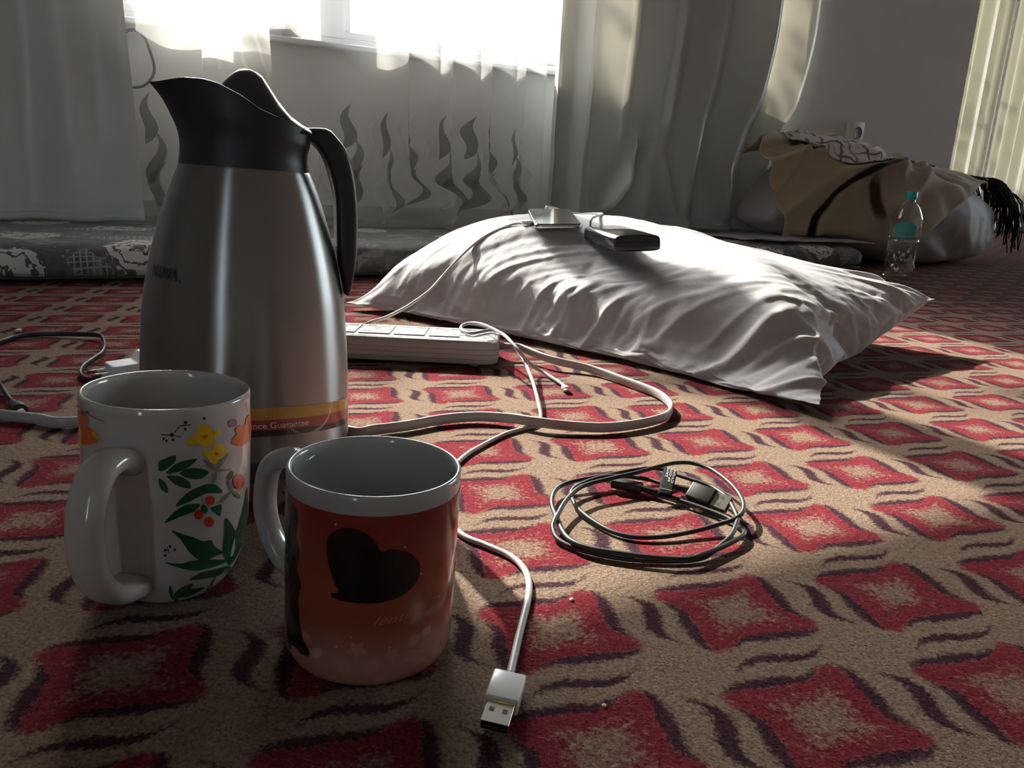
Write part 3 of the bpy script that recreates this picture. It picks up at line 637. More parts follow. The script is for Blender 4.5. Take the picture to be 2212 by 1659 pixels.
D1 = {'leaf':[[(-7.7,85.4),(-4.6,87.1),(2.4,88.6),(2.7,85.8),(-0.1,83.4),(-4.8,81.0),(-7.6,81.1)],[(16.4,85.4),(9.9,85.6),(2.5,84.1),(-3.3,79.7),(2.4,79.6),(9.8,81.3)],[(24.5,77.0),(19.8,79.7),(11.9,81.2),(5.0,79.1),(10.8,75.9),(18.6,74.6)],[(11.8,70.4),(10.7,74.1),(5.5,77.3),(-2.8,78.3),(1.2,74.1),(6.4,71.5)],[(-7.7,77.2),(-4.4,75.3),(-2.5,72.1),(-2.8,69.3),(-6.1,71.0),(-7.6,73.7)],[(2.0,62.0),(8.5,67.7),(16.2,70.3),(23.3,71.0),(29.6,69.4),(35.2,64.0),(23.2,66.0),(16.2,64.9),(8.4,62.7)],[(-4.8,53.3),(0.8,58.5),(8.4,61.8),(17.8,61.1),(13.8,57.5),(5.0,55.9)],[(25.1,57.4),(29.6,57.8),(34.5,57.2),(33.3,51.3),(28.3,54.4)],[(18.2,58.2),(20.2,60.6),(23.8,57.1),(21.4,54.8)],[(-1.0,49.0),(7.1,45.8),(12.7,43.6),(19.9,39.9),(26.9,38.8),(29.2,34.9),(37.9,28.4),(31.7,28.1),(20.6,27.8),(11.6,34.1),(4.9,43.2)],[(-5.9,30.9),(4.8,29.1),(14.2,29.6),(30.5,26.4),(45.2,21.1),(25.3,22.0),(12.1,23.8)],[(11.3,17.8),(20.0,20.7),(31.6,19.9),(47.5,17.1),(41.7,13.4),(23.9,15.7)],[(37.9,48.7),(45.2,43.3),(50.9,37.7),(58.1,46.4),(65.8,58.9),(70.9,47.5),(74.3,31.2),(63.3,21.5),(50.6,16.1),(38.1,27.3),(37.9,38.5)],[(55.8,13.3),(55.8,3.3),(39.9,2.0),(32.3,5.5),(34.3,13.4),(43.2,17.4)],[(-1.5,5.8),(-0.4,11.4),(-2.7,16.0),(-3.8,11.3)],[(-1.5,5.8),(9.7,7.5),(15.5,14.4),(5.2,13.4)],[(-1.5,5.8),(14.6,4.6),(27.8,8.1),(11.1,10.8)],[(-1.5,5.8),(1.8,2.0),(7.0,0.2),(2.9,4.4)],[(38.9,71.6),(42.9,74.4),(45.6,71.9),(42.2,69.4)]],'yellow':[[(9.0,95.3),(11.2,96.9),(14.5,97.0),(16.8,100.6),(20.8,102.8),(26.8,100.7),(28.0,98.4),(34.0,98.3),(34.0,95.7),(28.6,94.3),(27.3,91.4),(21.8,91.1),(17.7,93.1),(12.2,93.0)],[(19.9,87.6),(23.5,89.3),(26.6,88.4),(28.5,91.2),(34.6,91.1),(37.4,87.9),(40.5,85.0),(37.3,82.5),(32.3,83.0),(30.3,80.7),(25.2,82.4),(23.4,85.4)],[(-85.7,90.6),(-62.4,98.0),(-52.5,98.0),(-48.6,95.2),(-49.6,92.5),(-85.7,83.6)]],'orange':[[(63.3,98.7),(75.4,98.4),(81.4,87.0),(57.1,85.1),(44.7,88.7),(44.8,91.5),(49.5,93.2),(47.6,95.9),(52.7,97.2),(61.6,95.8)],[(-80.7,103.1),(-68.4,104.5),(-61.8,104.1),(-58.7,102.1),(-62.3,98.9),(-56.1,98.3),(-54.5,95.2),(-49.5,93.8),(-51.3,91.8),(-71.0,87.6),(-70.0,94.0),(-79.2,98.2)],[(19.5,96.6),(21.9,97.4),(23.9,96.3),(21.8,95.4)],[(28.8,86.3),(30.4,87.1),(32.1,85.7),(30.4,84.9)]],'red':[[(28.8,61.0),(28.1,59.5),(26.2,58.9),(24.0,59.4),(22.2,60.7),(21.5,62.4),(22.2,63.8),(24.0,64.4),(26.2,64.0),(28.1,62.7)],[(20.0,54.9),(19.5,53.3),(17.9,52.6),(15.9,52.9),(14.4,54.2),(13.8,55.9),(14.4,57.4),(15.9,58.2),(17.9,57.9),(19.4,56.6)],[(28.3,49.1),(27.6,47.6),(25.6,47.0),(23.2,47.5),(21.3,48.9),(20.6,50.7),(21.3,52.3),(23.1,52.9),(25.4,52.5),(27.4,51.0)],[(60.2,63.9),(58.4,61.8),(54.1,61.4),(49.5,62.6),(46.2,65.0),(44.9,67.8),(46.1,70.1),(49.3,70.8),(53.9,69.7),(58.2,67.0)]],'purple':[[(49.8,99.1),(48.8,98.0),(46.3,97.7),(43.5,98.2),(41.4,99.4),(40.6,100.8),(41.4,101.9),(43.6,102.3),(46.4,101.8),(48.8,100.6)]],'dark':[[(-3.5,97.5),(-3.7,97.1),(-4.1,96.8),(-4.6,96.8),(-5.0,97.1),(-5.1,97.5),(-4.9,97.9),(-4.5,98.1),(-4.0,98.1),(-3.6,97.9)],[(-1.7,96.4),(-1.9,96.0),(-2.3,95.8),(-2.8,95.8),(-3.2,96.0),(-3.3,96.4),(-3.2,96.8),(-2.7,97.1),(-2.2,97.0),(-1.8,96.8)],[(2.1,96.6),(1.9,96.2),(1.5,96.0),(1.0,96.0),(0.6,96.3),(0.5,96.7),(0.6,97.1),(1.0,97.3),(1.5,97.3),(2.0,97.0)],[(9.8,101.7),(9.7,101.3),(9.2,101.1),(8.7,101.1),(8.3,101.4),(8.1,101.8),(8.3,102.2),(8.7,102.4),(9.3,102.4),(9.7,102.1)],[(22.4,105.9),(22.2,105.5),(21.8,105.3),(21.2,105.4),(20.7,105.7),(20.5,106.1),(20.7,106.5),(21.2,106.7),(21.8,106.6),(22.2,106.3)],[(-64.6,105.3),(-65.1,104.8),(-66.2,104.4),(-67.7,104.1),(-68.9,104.1),(-69.4,104.4),(-68.8,105.0),(-67.5,105.5),(-66.0,105.7),(-65.0,105.7)],[(-58.1,106.4),(-58.5,106.0),(-59.3,105.6),(-60.4,105.4),(-61.3,105.5),(-61.6,105.9),(-61.2,106.3),(-60.3,106.7),(-59.2,106.9),(-58.4,106.8)],[(-4.2,38.2),(-4.4,37.8),(-4.8,37.6),(-5.4,37.6),(-5.8,37.9),(-5.9,38.3),(-5.7,38.8),(-5.3,39.0),(-4.8,39.0),(-4.3,38.7)],[(-1.1,40.1),(-1.3,39.6),(-1.7,39.4),(-2.2,39.5),(-2.7,39.8),(-2.8,40.2),(-2.6,40.6),(-2.2,40.9),(-1.7,40.8),(-1.2,40.5)],[(2.0,37.8),(1.9,37.4),(1.4,37.1),(0.9,37.2),(0.4,37.5),(0.3,38.0),(0.5,38.4),(0.9,38.6),(1.4,38.6),(1.9,38.2)],[(-4.3,35.0),(-4.5,34.6),(-4.9,34.3),(-5.5,34.3),(-5.9,34.6),(-6.0,35.1),(-5.9,35.6),(-5.4,35.8),(-4.9,35.8),(-4.4,35.5)],[(1.8,99.2),(1.5,98.7),(1.0,98.4),(0.3,98.4),(-0.3,98.8),(-0.5,99.3),(-0.3,99.8),(0.3,100.2),(1.0,100.1),(1.6,99.8)],[(10.4,104.9),(10.2,104.4),(9.6,104.1),(8.9,104.1),(8.3,104.5),(8.1,105.1),(8.4,105.6),(8.9,105.9),(9.7,105.8),(10.2,105.5)],[(-5.8,99.3),(0.6,98.9),(0.6,99.3),(-5.7,99.8)],[(0.6,98.9),(6.2,97.8),(6.3,98.2),(0.7,99.3)],[(2.6,100.3),(6.3,103.5),(5.9,103.8),(2.3,100.6)],[(6.1,103.4),(12.5,103.4),(12.4,103.9),(6.1,103.9)],[(-4.1,39.3),(-2.6,36.3),(-2.2,36.5),(-3.7,39.4)],[(-6.1,37.4),(-2.8,38.1),(-2.9,38.5),(-6.2,37.8)],[(-53.5,64.3),(-49.0,63.6),(-48.2,64.3),(-52.6,65.1)]],'grey':[[(29.6,77.1),(26.0,81.8),(20.4,84.7),(23.7,80.3)],[(29.6,77.1),(35.9,80.3),(40.5,84.9),(33.6,81.8)],[(29.6,77.1),(35.8,75.7),(42.6,75.2),(35.6,77.0)],[(29.6,77.1),(26.4,74.5),(26.8,70.6),(29.9,73.2)],[(44.0,62.9),(43.4,66.9),(39.7,70.9),(40.2,67.0)],[(44.0,62.9),(47.1,59.1),(54.2,55.9),(50.3,60.0)],[(44.0,62.9),(36.8,61.8),(32.4,58.6),(38.9,59.9)],[(-60.8,105.4),(-43.8,103.7),(-43.5,104.2),(-60.2,105.9)],[(18.3,67.2),(20.0,60.1),(20.4,60.1),(18.7,67.2)],[(23.6,59.4),(24.8,56.9),(25.3,56.9),(24.1,59.5)]]}
D2 = {'heart':[[(-29.7,69.9),(-29.2,73.1),(-26.4,76.3),(-21.0,78.8),(-15.8,79.7),(-9.8,79.3),(-3.7,77.0),(1.0,73.5),(3.7,69.1),(8.7,69.9),(15.0,69.3),(21.7,67.2),(27.3,63.0),(30.1,58.4),(29.3,53.6),(25.3,49.8),(18.6,46.8),(9.1,45.0),(0.9,44.4),(-10.3,44.5),(-19.8,44.8),(-24.8,45.6),(-26.0,47.0),(-23.8,48.0),(-21.6,48.3),(-21.1,50.0),(-22.8,51.4),(-25.7,56.2),(-28.2,62.2)]],'sil':[[(-79.0,76.4),(-70.2,80.7),(-62.3,82.1),(-57.5,81.0),(-54.3,77.9),(-55.2,72.8),(-57.1,68.2),(-54.0,64.3),(-52.3,59.8),(-54.6,53.4),(-51.6,48.5),(-49.8,44.9),(-52.3,39.9),(-52.2,33.2),(-50.1,25.4),(-47.4,19.4),(-42.5,15.7),(-41.0,14.0),(-42.4,11.8),(-48.8,11.1),(-53.5,12.0),(-60.2,11.7),(-61.4,8.6),(-71.7,7.4),(-84.5,6.2),(-84.5,14.5),(-75.5,27.2),(-76.3,40.0),(-84.5,45.6),(-74.0,57.9),(-84.5,62.9)]],'pale':[[(-8.3,21.3),(-5.6,19.2),(-2.1,20.1),(-4.8,22.3)],[(-8.3,21.3),(-10.1,19.0),(-8.0,17.1),(-6.3,19.3)],[(-8.3,21.3),(-11.9,21.9),(-14.4,19.5),(-10.8,18.9)],[(-8.3,21.3),(-9.0,24.0),(-12.3,24.4),(-11.7,21.7)],[(-8.3,21.3),(-5.1,22.0),(-4.8,24.8),(-8.0,24.0)],[(30.8,12.7),(35.2,8.7),(41.4,7.8),(36.4,12.2)],[(30.8,12.7),(28.1,10.7),(31.4,7.2),(34.1,9.1)],[(30.8,12.7),(25.4,15.1),(22.0,13.1),(27.1,10.9)],[(30.8,12.7),(29.7,16.5),(24.7,18.4),(25.7,14.7)],[(30.8,12.7),(36.0,12.0),(36.4,15.4),(31.1,16.1)],[(13.9,18.0),(16.0,16.1),(18.8,16.3),(16.6,18.2)],[(13.9,18.0),(12.5,16.6),(14.1,14.8),(15.5,16.2)],[(13.9,18.0),(11.1,19.0),(9.3,17.6),(12.0,16.6)],[(13.9,18.0),(13.3,20.1),(10.8,20.9),(11.3,18.8)],[(13.9,18.0),(16.4,18.1),(16.6,20.1),(14.1,20.0)],[(-24.0,3.7),(-21.4,2.2),(-18.1,3.5),(-20.6,5.1)],[(-24.0,3.7),(-25.8,1.4),(-23.8,-0.1),(-22.0,2.2)],[(-24.0,3.7),(-27.6,3.8),(-30.2,1.2),(-26.5,1.2)],[(-24.0,3.7),(-24.6,6.1),(-28.0,6.0),(-27.4,3.6)],[(-24.0,3.7),(-20.8,4.9),(-20.5,7.4),(-23.7,6.3)],[(8.2,3.5),(11.0,1.0),(14.6,1.4),(11.7,4.0)],[(8.2,3.5),(6.4,1.6),(8.5,-0.7),(10.3,1.2)],[(8.2,3.5),(4.6,4.7),(2.2,2.7),(5.8,1.6)],[(8.2,3.5),(7.5,6.4),(4.2,7.2),(4.9,4.4)],[(8.2,3.5),(11.5,3.8),(11.8,6.5),(8.5,6.3)],[(53.8,8.4),(58.8,4.6),(67.2,1.7),(60.2,6.5)],[(53.8,8.4),(51.2,7.8),(54.5,4.8),(57.6,5.2)],[(53.8,8.4),(48.5,11.1),(45.4,10.6),(50.2,8.1)],[(53.8,8.4),(52.6,11.0),(47.8,13.3),(48.8,10.8)],[(53.8,8.4),(59.7,6.5),(60.1,8.5),(54.1,10.4)],[(-47.0,5.5),(-44.0,4.9),(-40.3,6.7),(-43.1,7.5)],[(-47.0,5.5),(-49.2,3.2),(-46.8,2.4),(-44.7,4.7)],[(-47.0,5.5),(-51.4,4.6),(-54.8,1.7),(-50.0,2.8)],[(-47.0,5.5),(-47.7,7.4),(-51.8,6.4),(-51.1,4.6)],[(-47.0,5.5),(-43.3,7.3),(-43.0,9.4),(-46.6,7.8)],[(-11.0,8.7),(-13.8,14.8),(-22.1,15.2),(-19.1,9.4)],[(-3.6,8.5),(4.0,9.8),(6.0,15.9),(-1.7,14.8)],[(24.6,19.9),(30.8,20.0),(31.7,24.2),(25.5,24.2)],[(35.2,22.8),(41.4,22.1),(42.4,25.5),(36.2,26.3)],[(-47.5,23.6),(-47.3,19.4),(-41.1,18.7),(-41.3,22.9)]],'glow':[[(-30.6,16.6),(-31.5,14.8),(-33.8,13.3),(-36.9,12.5),(-39.6,12.8),(-40.7,14.1),(-39.7,16.0),(-37.1,17.7),(-34.0,18.5),(-31.6,18.0)]],'spark':[[(-23.0,80.7),(-23.2,80.3),(-23.6,80.1),(-24.0,80.0),(-24.4,80.2),(-24.6,80.4),(-24.4,80.8),(-24.1,81.0),(-23.6,81.1),(-23.2,80.9)],[(19.4,70.1),(19.3,69.9),(19.0,69.7),(18.5,69.8),(18.2,70.0),(18.1,70.3),(18.2,70.5),(18.5,70.7),(18.9,70.6),(19.2,70.4)],[(31.8,55.2),(31.7,54.9),(31.3,54.8),(30.8,54.9),(30.4,55.2),(30.2,55.5),(30.4,55.7),(30.7,55.8),(31.2,55.7),(31.6,55.5)],[(-20.4,21.9),(-20.6,21.5),(-20.9,21.2),(-21.4,21.2),(-21.8,21.3),(-22.0,21.6),(-21.8,22.0),(-21.5,22.3),(-21.0,22.4),(-20.6,22.2)],[(12.7,21.6),(12.6,21.3),(12.3,21.1),(11.9,21.2),(11.5,21.4),(11.4,21.7),(11.5,22.0),(11.8,22.2),(12.2,22.1),(12.5,21.9)],[(-11.7,27.4),(-11.8,27.1),(-12.1,27.0),(-12.4,27.0),(-12.6,27.1),(-12.8,27.3),(-12.7,27.6),(-12.4,27.8),(-12.1,27.8),(-11.8,27.6)]]}
e, rf = mug('floral_mug', 'white mug printed with yellow, orange and green flowers, left of the red mug', (-.1862, .3852), R(2.5), [(.026, .0), (.029, .003), (.034, .010), (.0378, .020), (.0403, .035), (.0415, .055), (.0418, .080), (.0415, .1105)], .0030, MAT_CER)
mug_handle(e, [(.0395, .0845), (.051, .0890), (.0640, .0855), (.0725, .070), (.0730, .050), (.0670, .0335), (.054, .0210), (.039, .0172)], -30, .0086, .0055, MAT_CER)
inks = [('leaf', (.018, .095, .035)), ('yellow', (.80, .50, .02)), ('orange', (.75, .14, .03)), ('red', (.62, .055, .02)), ('purple', (.33, .20, .30)), ('dark', (.03, .025, .04)), ('grey', (.24, .22, .23))]
for j, (nm, c) in enumerate(inks):
    kk = ink('ink_'+nm, c); pn = {'leaf': 'printed_leaf', 'yellow': 'printed_yellow_flower', 'orange': 'printed_orange_flower', 'red': 'printed_berry', 'purple': 'printed_violet', 'dark': 'printed_sprigs', 'grey': 'printed_outline_flowers'}[nm]
    for grp in ([D1[nm]] if nm in ('dark', 'grey') else [[p] for p in D1[nm]]):
        m = MB(); polycut([smooth_poly(p) if nm != 'dark' else p for p in grp], 4, cmap(rf, .00025+.00005*j), m); o = m.build(pn, kk, e)
        if len(grp) > 1: o['kind'] = 'stuff'
e, rf = mug('red_mug', 'red mug printed with a large black heart, in front of the flask', (-.0658, .3374), R(2.0), [(.0365, .0), (.0390, .0020), (.0402, .006), (.0406, .012), (.0406, .05), (.0406, .0930)], .0028, MAT_CER2)
mug_handle(e, [(.0395, .0830), (.050, .0860), (.0610, .0800), (.0655, .064), (.0635, .046), (.054, .0305), (.0395, .0240)], -124, .0062, .0050, MAT_CER2)
k = M('red_print'); x, y, z = k.xyz(k.coord()); nz = k.noise(k.coord(), 60, 2)
g = (z + (nz-.5)*.008)
c = k.mix(g.map(.012, .036), (.43, .21, .17), (.33, .080, .040)); c = k.mix(g.map(.04, .085), c, (.23, .026, .022)); k.set(color=c, rough=.2, coat=.5, coatr=.08)
m = MB(); zr = np.r_[1.6, 2.5, 4, 6, 9, 12, 30, 60, 85.5]; vs, fs, uv = grid(96, 8, lambda u, v: cmap(rf, .0002)(-148+296*u, zr[int(round(v*8))])); add('red_wrap', vs, fs, k.m, e)
for nm, key, c, off in (('printed_heart', 'heart', (.010, .006, .008), .0004), ('printed_silhouette', 'sil', (.016, .012, .013), .0004), ('printed_pale_flowers', 'pale', (.47, .235, .185), .00032), ('printed_glow', 'glow', (.52, .32, .27), .00034), ('printed_sparks', 'spark', (.60, .42, .36), .0005)):
    m = MB(); polycut([p if key == 'spark' else smooth_poly(p) for p in D2[key]], 4, cmap(rf, off), m); o = m.build(nm, ink('ink_'+key, c), e)
    if key in ('pale', 'spark'): o['kind'] = 'stuff'
P = text_polys('lentine D', 1., .45); x1 = max(p[0] for q_ in P for p in q_)
m = MB(); polycut([[(0+p[0]/x1*50, 33.2+p[1]*6.2+.055*p[0]/x1*50) for p in q_] for q_ in P], 3, cmap(rf, .0004), m); m.build('printed_lettering', ink('ink_text', (.46, .19, .12)), e, smooth=False)

# ================================================================== power strip with its flat cord
kw = M('strip_plastic').set(color=(.41, .395, .39), rough=.32).m; kw2 = M('strip_cream').set(color=(.34, .34, .30), rough=.35).m; kdk = simple('slot_black', (.02, .02, .02), .6); kgr = simple('grey_rubber', (.33, .33, .32), .6)
SX0, SX1, SY0, SY1, SH = -.385, -.0185, .9137, .9960, .0335
e = thing('power_strip', 'white power strip lying on the carpet behind the flask and in front of the pillow', 'power strip', ((SX0+SX1)/2, (SY0+SY1)/2, 0)); cx, cy = (SX0+SX1)/2, (SY0+SY1)/2
def rrect(x0, x1, y0, y1, r, z, n=6):
    out = []
    for (ax, ay, a0) in ((x1-r, y0+r, -90), (x1-r, y1-r, 0), (x0+r, y1-r, 90), (x0+r, y0+r, 180)):
        for k_ in range(n+1): a = R(a0+90*k_/n); out.append((ax+r*math.cos(a), ay+r*math.sin(a), z))
    return out
lv = [(.003, .006), (.0034, .003), (.005, .001)]
for g in (.0105, .0165, .0225): lv += [(g-.0005, .0), (g-.0003, .0009), (g+.0003, .0009), (g+.0005, .0)]
lv += [(.0285, .0), (.0315, .0008), (SH-.0004, .0026), (SH, .0045)]
rings = [rrect(SX0+i-cx, SX1-i-cx, SY0+i-cy, SY1-i-cy, .014, z) for z, i in lv]
add('body', *loft(rings), kw, e, sharp=35)
vs, fs = loft([rrect(SX0+i-cx, SX1-i-cx, SY0+i-cy, SY1-i-cy, .010, z) for z, i in ((SH-.0005, .0045), (SH+.0004, .0052), (SH+.0006, .006))]); add('top_plate', vs, fs, M('strip_top').set(color=(.25, .25, .24), rough=.3).m, e, sharp=35)
for sx in (SX0+.03, SX1-.03):
    for sy in (SY0+.012, SY1-.012): vs, fs = lathe([(.0, .0003), (.0055, .0003), (.006, .001), (.006, .0035)], 14); add('foot', [(x+sx-cx, y+sy-cy, z) for x, y, z in vs], fs, kw, e)
for xc in (-.087, -.1305, -.174, -.2175, -.261, -.3045):
    x0 = xc-cx
    vs, fs = bevbox(x0-.0195, x0+.0195, -.027, .027, SH, SH+.0022, bev=.0009); so = add('outlet', vs, fs, kw2, e, smooth=True, sharp=30)
    m = MB(); m.put([(x, y, SH+.0024) for x, y in [(p[0], p[1]) for p in circle(x0, .003, .0046, .0085)]], [tuple(range(12))])
    for sx_, sy_ in ((-.010, -.017), (.010, -.017), (-.010, .019), (.010, .019)): m.put([(x0+sx_+a, sy_+b, SH+.0024) for a, b in ((-.0055, -.0032), (.0055, -.0032), (.0055, .0032), (-.0055, .0032))], [(0, 1, 2, 3)])
    m.put([(x0+a, .012+b, SH+.0024) for a, b in ((-.0175, .001), (.0175, .001), (.0175, .0024), (-.0175, .0024))], [(0, 1, 2, 3)])
    m.build('slots', kdk, so, smooth=False)
vs, fs = bevbox(SX1-cx-.052, SX1-cx-.034, -.012, .012, SH+.0004, SH+.0012, bev=.0004); add('rating_sticker', vs, fs, simple('sticker_white', (.78, .78, .77), .4), e)
rings = [];
for j, xx in enumerate(np.linspace(-.001, .017, 13)): rr = (.0060 if j % 2 else .0046)*(1-.25*j/12); rings.append([(SX1-cx+xx, .017+rr*math.cos(a)*.9, .0165+rr*math.sin(a)) for a in np.linspace(0, 2*PI, 14, endpoint=False)])
add('strain_relief', *loft(rings), kgr, e, fix=True)
rp = (SX1+.016, cy+.017)
pts = [(rp[0], rp[1], .0165), (rp[0]+.012, rp[1]-.002, .016)]
for (x, y, z) in [(1188, 776, .012), (1279, 798, .007), (1351, 823, .006), (1416, 848, .006), (1444, 869, .006), (1449, 884, .006), (1436, 900, .006), (1387, 914, .006), (1315, 923, .0062), (1242, 921, .007), (1170, 913, .0085), (1098, 903, .0075), (1025, 900, .0062), (953, 906, .006), (881, 919, .0058), (808, 928, .0056), (754, 931, .0056)]: pts.append(tuple(fl(x, y, z)))
pts += [(-.215, .697, .0055), (-.30, .690, .0055), tuple(fl(165, 911, .0055)), tuple(fl(80, 904, .0055)), tuple(fl(0, 896, .0055)), tuple(fl(-200, 880, .0055))]
cp = spline(pts, 260); cpl = [(p[0]-cx, p[1]-cy, p[2]) for p in cp]
add('cord', *sweep(cpl, .0024, .0049, n=14, power=.75), M('cord_white').set(color=(.42, .40, .39), rough=.4).m, e)
# the faint print along the cord, upside down from here
L = np.r_[0, np.cumsum(np.linalg.norm(np.diff(cp, axis=0), axis=1))]; TG = np.gradient(cp, axis=0)
def cordmap(a, b):
    p = [np.interp(a, L, cp[:, k_]) for k_ in range(3)]; t = np.array([np.interp(a, L, TG[:, k_]) for k_ in range(3)]); t /= np.linalg.norm(t)
    nrm = np.cross(t, (0, 0, 1)); nrm /= np.linalg.norm(nrm)
    if nrm[1] > 0: nrm = -nrm
    return (p[0]+nrm[0]*.00265-cx, p[1]+nrm[1]*.00265-cy, p[2]+b)
def near(px, py, z): d = np.linalg.norm(cp-fl(px, py, z), axis=1); return L[d.argmin()]
m = MB()
for s_, xa, xb in (('PVC', 1352, 1335), ('YOUZHI', 1322, 1288), ('JULUYIXI', 1272, 1222), ('DIANXIAN', 1210, 1160), ('300/500V', 1148, 1096)):
    a0, a1 = near(xa, 920, .006), near(xb, 912, .007); polycut([[(p[0], -p[1]) for p in q_] for q_ in fit_text(s_, a0, a1, -.0014, .0030)], .01, cordmap, m)
m.build('cord_print', simple('pale_grey_ink', (.42, .39, .38), .5), e, smooth=False)

# ================================================================== white cable with the metal USB plug
kcw = M('cable_white').set(color=(.42, .41, .405), rough=.42).m; kplug = M('plug_white').set(color=(.82, .82, .81), rough=.25).m; knick = M('nickel').set(color=(.72, .70, .62), rough=.25, metal=1.).m; kgold = M('gold_rim').set(color=(.75, .55, .2), rough=.3, metal=1.).m
def align(e, a, b, roll=0.):
    d = Vector(b)-Vector(a); e.location = tuple(a); e.rotation_euler = (d.to_track_quat('X', 'Z').to_matrix() @ Matrix.Rotation(roll, 3, 'X')).to_euler()
def usb_a(parent, housing, hl, hw, hh, a, b, roll, ring=True, sl=.0118):
    """plug part as its own frame below the cable thing: housing, then the metal shell with two holes"""
    d = (Vector(b)-Vector(a)); q4 = Matrix.Translation(Vector(a)) @ (d.to_track_quat('X', 'Z').to_matrix() @ Matrix.Rotation(roll, 3, 'X')).to_4x4()
    def put(name, vf, mat, par, sm=True): return add(name, [tuple(q4 @ Vector(v)) for v in vf[0]], vf[1], mat, par, smooth=sm, sharp=35)
    ho = put('plug_housing', bevbox(0, hl, -hw/2, hw/2, -hh/2, hh/2, bev=.0012, seg=3), housing, parent)
    if ring: put('plug_trim', bevbox(hl-.0003, hl+.0006, -hw/2+.0012, hw/2-.0012, -hh/2+.0012, hh/2-.0012, bev=.0002), kgold, ho)
    m = MB(); W_, H_, x0, x1 = .0122, .0048, hl, hl+sl
    for bx in ((x0, x1, -W_/2, W_/2, H_/2-.0004, H_/2), (x0, x1, -W_/2, W_/2, -H_/2, -H_/2+.0004), (x0, x1, -W_/2, -W_/2+.0004, -H_/2, H_/2), (x0, x1, W_/2-.0004, W_/2, -H_/2, H_/2)): m.put(*bevbox(*bx, bev=.0001, seg=1))
    sh = put('plug_shell', (m.v, m.f), knick, ho, False)
    put('contact_tongue', bevbox(x0, x1-.0006, -W_/2+.0006, W_/2-.0006, -.0018, .0002, bev=0), kdk, ho, False)
    for sy in (-.0029, .0029):
        for sg in (1, -1):
            zt = sg*(H_/2+.00012); put('shell_hole', ([(x0+.0042, sy-.0011, zt), (x0+.0066, sy-.0011, zt), (x0+.0066, sy+.0011, zt), (x0+.0042, sy+.0011, zt)], [(0, 1, 2, 3)]), kdk, ho, False)
e = thing('usb_cable', 'long white USB cable looped over the power strip, its plug beside the red mug', 'cable')
tip0 = fl(1101, 1464, .0062); tip1 = fl(1056, 1605, .0044)
pts = [tuple(tip0), *[tuple(fl(x, y, z)) for x, y, z in [(1106, 1440, .0056), (1122, 1370, .0022), (1139, 1302, .0022), (1143, 1262, .0022), (1132, 1229, .0022), (1102, 1201, .0022), (1051, 1178, .0022), (998, 1155, .0022), (955, 1110, .0022), (945, 1050, .0022), (998, 990, .0022), (1040, 963, .0022), (1090, 938, .0022), (1130, 926, .0022), (1158, 918, .0022), (1168, 900, .003), (1163, 870, .009), (1150, 822, .017), (1132, 780, .026)]],
  *[tuple(fl(x, y, z)) for x, y, z in [(1110, 746, .034), (1090, 724, .0385), (1065, 713, .0375), (1040, 716, .0375), (1018, 720, .0375), (1000, 714, .0375), (996, 706, .0385), (1010, 699, .041), (1035, 699, .044), (1062, 709, .046), (1088, 724, .046), (1110, 745, .042), (1130, 770, .031), (1150, 790, .0125), (1180, 808, .004), (1213, 829, .004)]], tuple(fl(1222, 839, .004))]
cpw = spline(pts, 300); add('cord', *sweep(cpw, .0020, n=10), kcw, e)
usb_a(e, kplug, .0190, .0152, .0080, tuple(tip0), tuple(tip1), R(-4), True, .0130)
a, b = Vector(fl(1219, 835, .0042)), Vector(fl(1240, 862, .0036)); q4 = Matrix.Translation(a) @ (b-a).to_track_quat('X', 'Z').to_matrix().to_4x4()
vs, fs = loft([[(x, r1*math.cos(t), r2*math.sin(t)) for t in np.linspace(0, 2*PI, 16, endpoint=False)] for x, r1, r2 in ((0, .0022, .0022), (.002, .0042, .0026), (.010, .0046, .0028), (.0105, .0042, .0024))])
pt = add('plug_housing', [tuple(q4 @ Vector(v)) for v in vs], fs, kplug, e, sharp=40)
vs, fs = loft([[(x, r1*math.cos(t), r2*math.sin(t)) for t in np.linspace(0, 2*PI, 16, endpoint=False)] for x, r1, r2 in ((.010, .0038, .0014), (.016, .0038, .0014), (.0161, .0031, .0009), (.012, .0031, .0009))], (True, True)); add('plug_shell', [tuple(q4 @ Vector(v)) for v in vs], fs, knick, pt, sharp=40)

